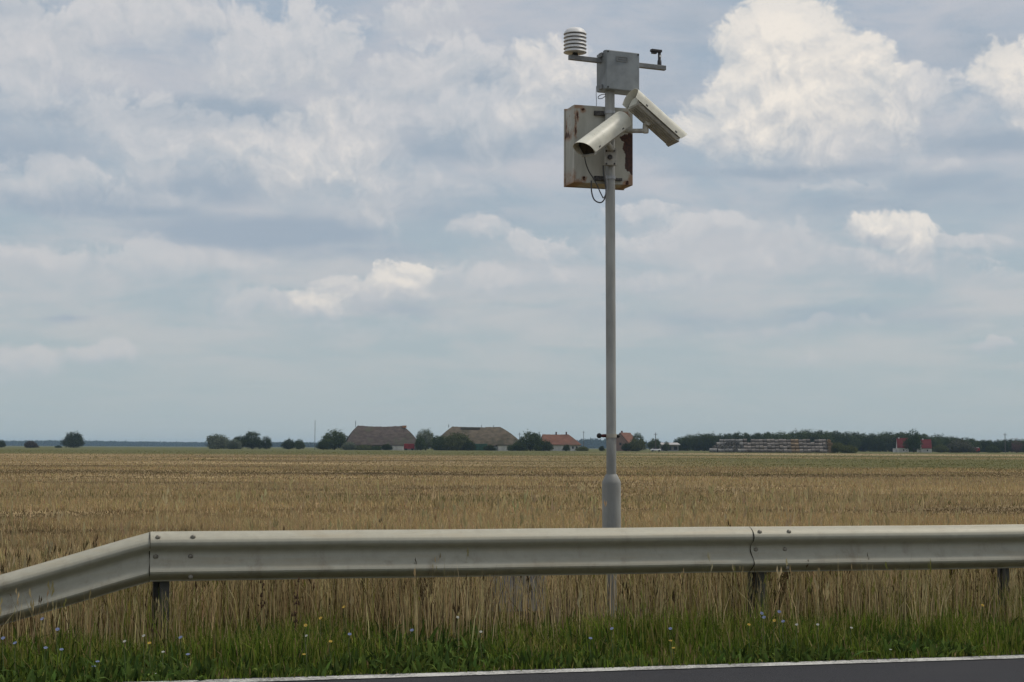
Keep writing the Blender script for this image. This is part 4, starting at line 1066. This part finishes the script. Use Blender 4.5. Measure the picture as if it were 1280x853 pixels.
# two red-roofed farmhouses before the wood
for (px, lab, wd, ztop) in ((1128, 'white farmhouse with a bright red roof, left of the tall dark tree before the wood', 4.6, 548.3), (1157.5, 'white farmhouse with a bright red roof, right of the tall dark tree before the wood', 4.1, 549.8)):
    Y = 650; rt = building('farmhouse', lab, 'house', px, Y, R(-9)); rz = zpix(ztop, Y, px); ez = rz*.33
    MB().prism([(-2.6, 0), (2.6, 0), (2.6, ez), (0, rz-.25), (-2.6, ez)], -wd/2, wd/2).build('wall', WALLW, rt)
    rf = gable_roof(wd-.5, 5.2, ez, rz, over=.25).build('roof', REDR, rt); MB().box((-wd*.3, 0, rz), (.45, .45, 1.0)).build('chimney', WALLW, rf)
    MB().box((-wd/2-.75, 0, .8), (1.3, 2.4, 1.6)).build('annex', WALLW, rt); MB().box((.3, -2.63, ez*.5), (.5, .06, .7)).build('window', DARKW, rt)
tr2 = trailer('farm_vehicle', 'tiny red farm vehicle parked before the wood near the right edge', 1220, 640, 2.3, 1.9, REDP, 'vehicle')
MB().box((.2, 0, 2.05), (1.2, 2.0, .3)).build('cab_roof', WALLW, tr2)
lw = building('shed', 'low brown-roofed shed half hidden by bushes between farmhouses and red vehicle', 'shed', 1194, 645, 0)
MB().box((0, 0, .6), (4.0, 3, 1.2)).build('wall', WALLG, lw); gable_roof(4.0, 3, 1.2, 1.8).build('roof', TILE, lw)
# white car by the utility pole
cr = building('parked_car', 'small white car parked at the foot of the utility pole right of the mast', 'car', 819.5, 600, R(5))
MB().prism([(-.8, .35), (.8, .35), (.82, .85), (.62, .92), (-.62, .92), (-.82, .85)], -1.9, 1.9).build('body', mat('white_car_paint', (.75, .75, .75), .3, var=.02), cr, bevel=.06)
MB().add([(-1.3, -.66, .9), (1.1, -.66, .9), (1.1, .66, .9), (-1.3, .66, .9), (-.9, -.55, 1.38), (.4, -.55, 1.38), (.4, .55, 1.38), (-.9, .55, 1.38)],
         [(0, 1, 2, 3), (4, 5, 6, 7), (0, 1, 5, 4), (1, 2, 6, 5), (2, 3, 7, 6), (3, 0, 4, 7)]).build('cabin', GLASS, cr, bevel=.03)
for x in (-1.2, 1.25):
    for y in (-.75, .75): MB().tube([(x, y-.1, .32), (x, y+.1, .32)], .32, 14).build('wheel', BLK, cr, smooth=True)
# masts and poles in the distance
PW = mat('weathered_wood', (.12, .11, .10), .9)
def upole(name, px, top, Y, r_, label, cat='utility pole', bar=True):
    g = at(px, 560, Y); q = at(px, top, Y); rt = empty(name, (g.x, g.y, 0), label, cat)
    MB().tube([(0, 0, -.2), (0, 0, q.z)], [r_*1.3, r_*.8], 8).build('pole', PW, rt)
    if bar:
        cb_ = MB().box((0, 0, q.z-.7), (1.5, .12, .12)).build('crossbar', PW, rt)
        for x in (-.65, .65): MB().lathe([(.06, 0), (.08, .08), (.04, .2)], (x, 0, q.z-.64), 8).build('insulator', WALLW, cb_)
    return rt
an = upole('antenna_mast', 393.5, 525.5, 640, .09, 'tall thin antenna mast standing alone left of the first barn', 'antenna', False)
qz = at(393.5, 525.5, 640).z
for z in (qz*.42, qz*.7): MB().box((0, 0, z), (.8, .05, .05)).build('stay_bar', PW, an)
upole('utility_pole', 649.5, 541, 690, .13, 'utility pole rising just left of the large leafy tree')
upole('utility_pole', 729.5, 539, 900, .15, 'utility pole between the red-roofed house and the mast')
upole('utility_pole', 819.5, 541, 640, .15, 'utility pole above the white car, right of the mast')
upole('utility_pole', 1256.5, 541.5, 640, .15, 'utility pole above the wood near the right edge')

# ------------------------------------------------------------------ straw bales
def bale_proto(name, label, group, cA, cB):
    rt = empty(name, (0, 0, 0), label, 'bale', group)
    m_ = mat(name+'_wrap', cA, .8, var=.18, scale=2.0); m2 = mat(name+'_straw', cB, .9, var=.25, scale=3)
    b = MB(); n = 14
    b.tube([(-.62, 0, .62), (-.58, 0, .62), (.58, 0, .62), (.62, 0, .62)], [.56, .62, .62, .56], n, caps=False); b.build('wrap', m_, rt, smooth=True)
    for x in (-.615, .615): MB().tube([(x-.01, 0, .62), (x+.01, 0, .62)], .555, n).build('bale_end', m2, rt)
    return rt
Y = 520; sc = Y/F_PX
PA = bale_proto('straw_bale', 'pale grey-pink round bale laid lengthwise in the long tidy stack before the wood', 'round bales in the tidy stack', (.17, .148, .132), (.11, .09, .075))
PB = bale_proto('wrapped_bale', 'grey-white round bale heaped at the loose left end of the stack', 'round bales in the loose heap', (.22, .21, .20), (.11, .10, .09))
PC = bale_proto('brown_bale', 'brown straw bale on end at the right end of the stack', 'brown bales at the stack end', (.24, .17, .105), (.24, .16, .09))
used = {'a': 0, 'b': 0, 'c': 0}
def put(kind, x, y, z, rz_, tilt=0):
    p_ = {'a': PA, 'b': PB, 'c': PC}[kind]; o = p_ if used[kind] == 0 else copy_tree(p_); used[kind] += 1
    o.location = (x, y, z); o.rotation_euler = (0, tilt, rz_)
rr = random.Random(9); xl = at(932, 560, Y).x; xr = at(1036, 560, Y).x; gy = Y
Rb = .62; dzb = 2*Rb*math.sin(R(60))
BY = R(1)
for row in range(4):
    x = xl; i = 0; zb = row*dzb*.98
    while x < xr-row*.1:
        if row == 3 and rr.random() < .16: x += 1.29; continue
        k = 'a'
        if 1 <= abs((x-at(996, 560, Y).x)) < 0: k = 'c'
        if abs(x-at(994, 560, Y).x) < 1.3: k = 'c'
        put(k, x, gy+row*Rb+rr.uniform(-.08, .08), zb+rr.uniform(-.16, .08), BY+rr.uniform(-.09, .09), rr.uniform(-.04, .04)); x += 1.29
# brown end, seen end-on, stepping down to the right
for row in range(4):
    for j in range(4-row):
        put('c', xr+.15+rr.uniform(-.1, .1)+j*.75, gy+row*.3+j*.7, row*dzb*.98, R(90)+rr.uniform(-.1, .1))
# loose heap at the left: ends towards the road, with some laid across
x0_ = at(889, 560, Y).x
for row in range(4):
    x = x0_+row*1.15; 
    while x < xl-.8:
        turn = R(90)+rr.uniform(-.35, .35) if rr.random() < (.65 if row in (1, 2) else .25) else rr.uniform(-.3, .3)
        put('b', x, gy+row*Rb*.9+rr.uniform(-.2, .2), row*dzb*.95+rr.uniform(-.06, .06), turn, rr.uniform(-.1, .1)); x += 1.27
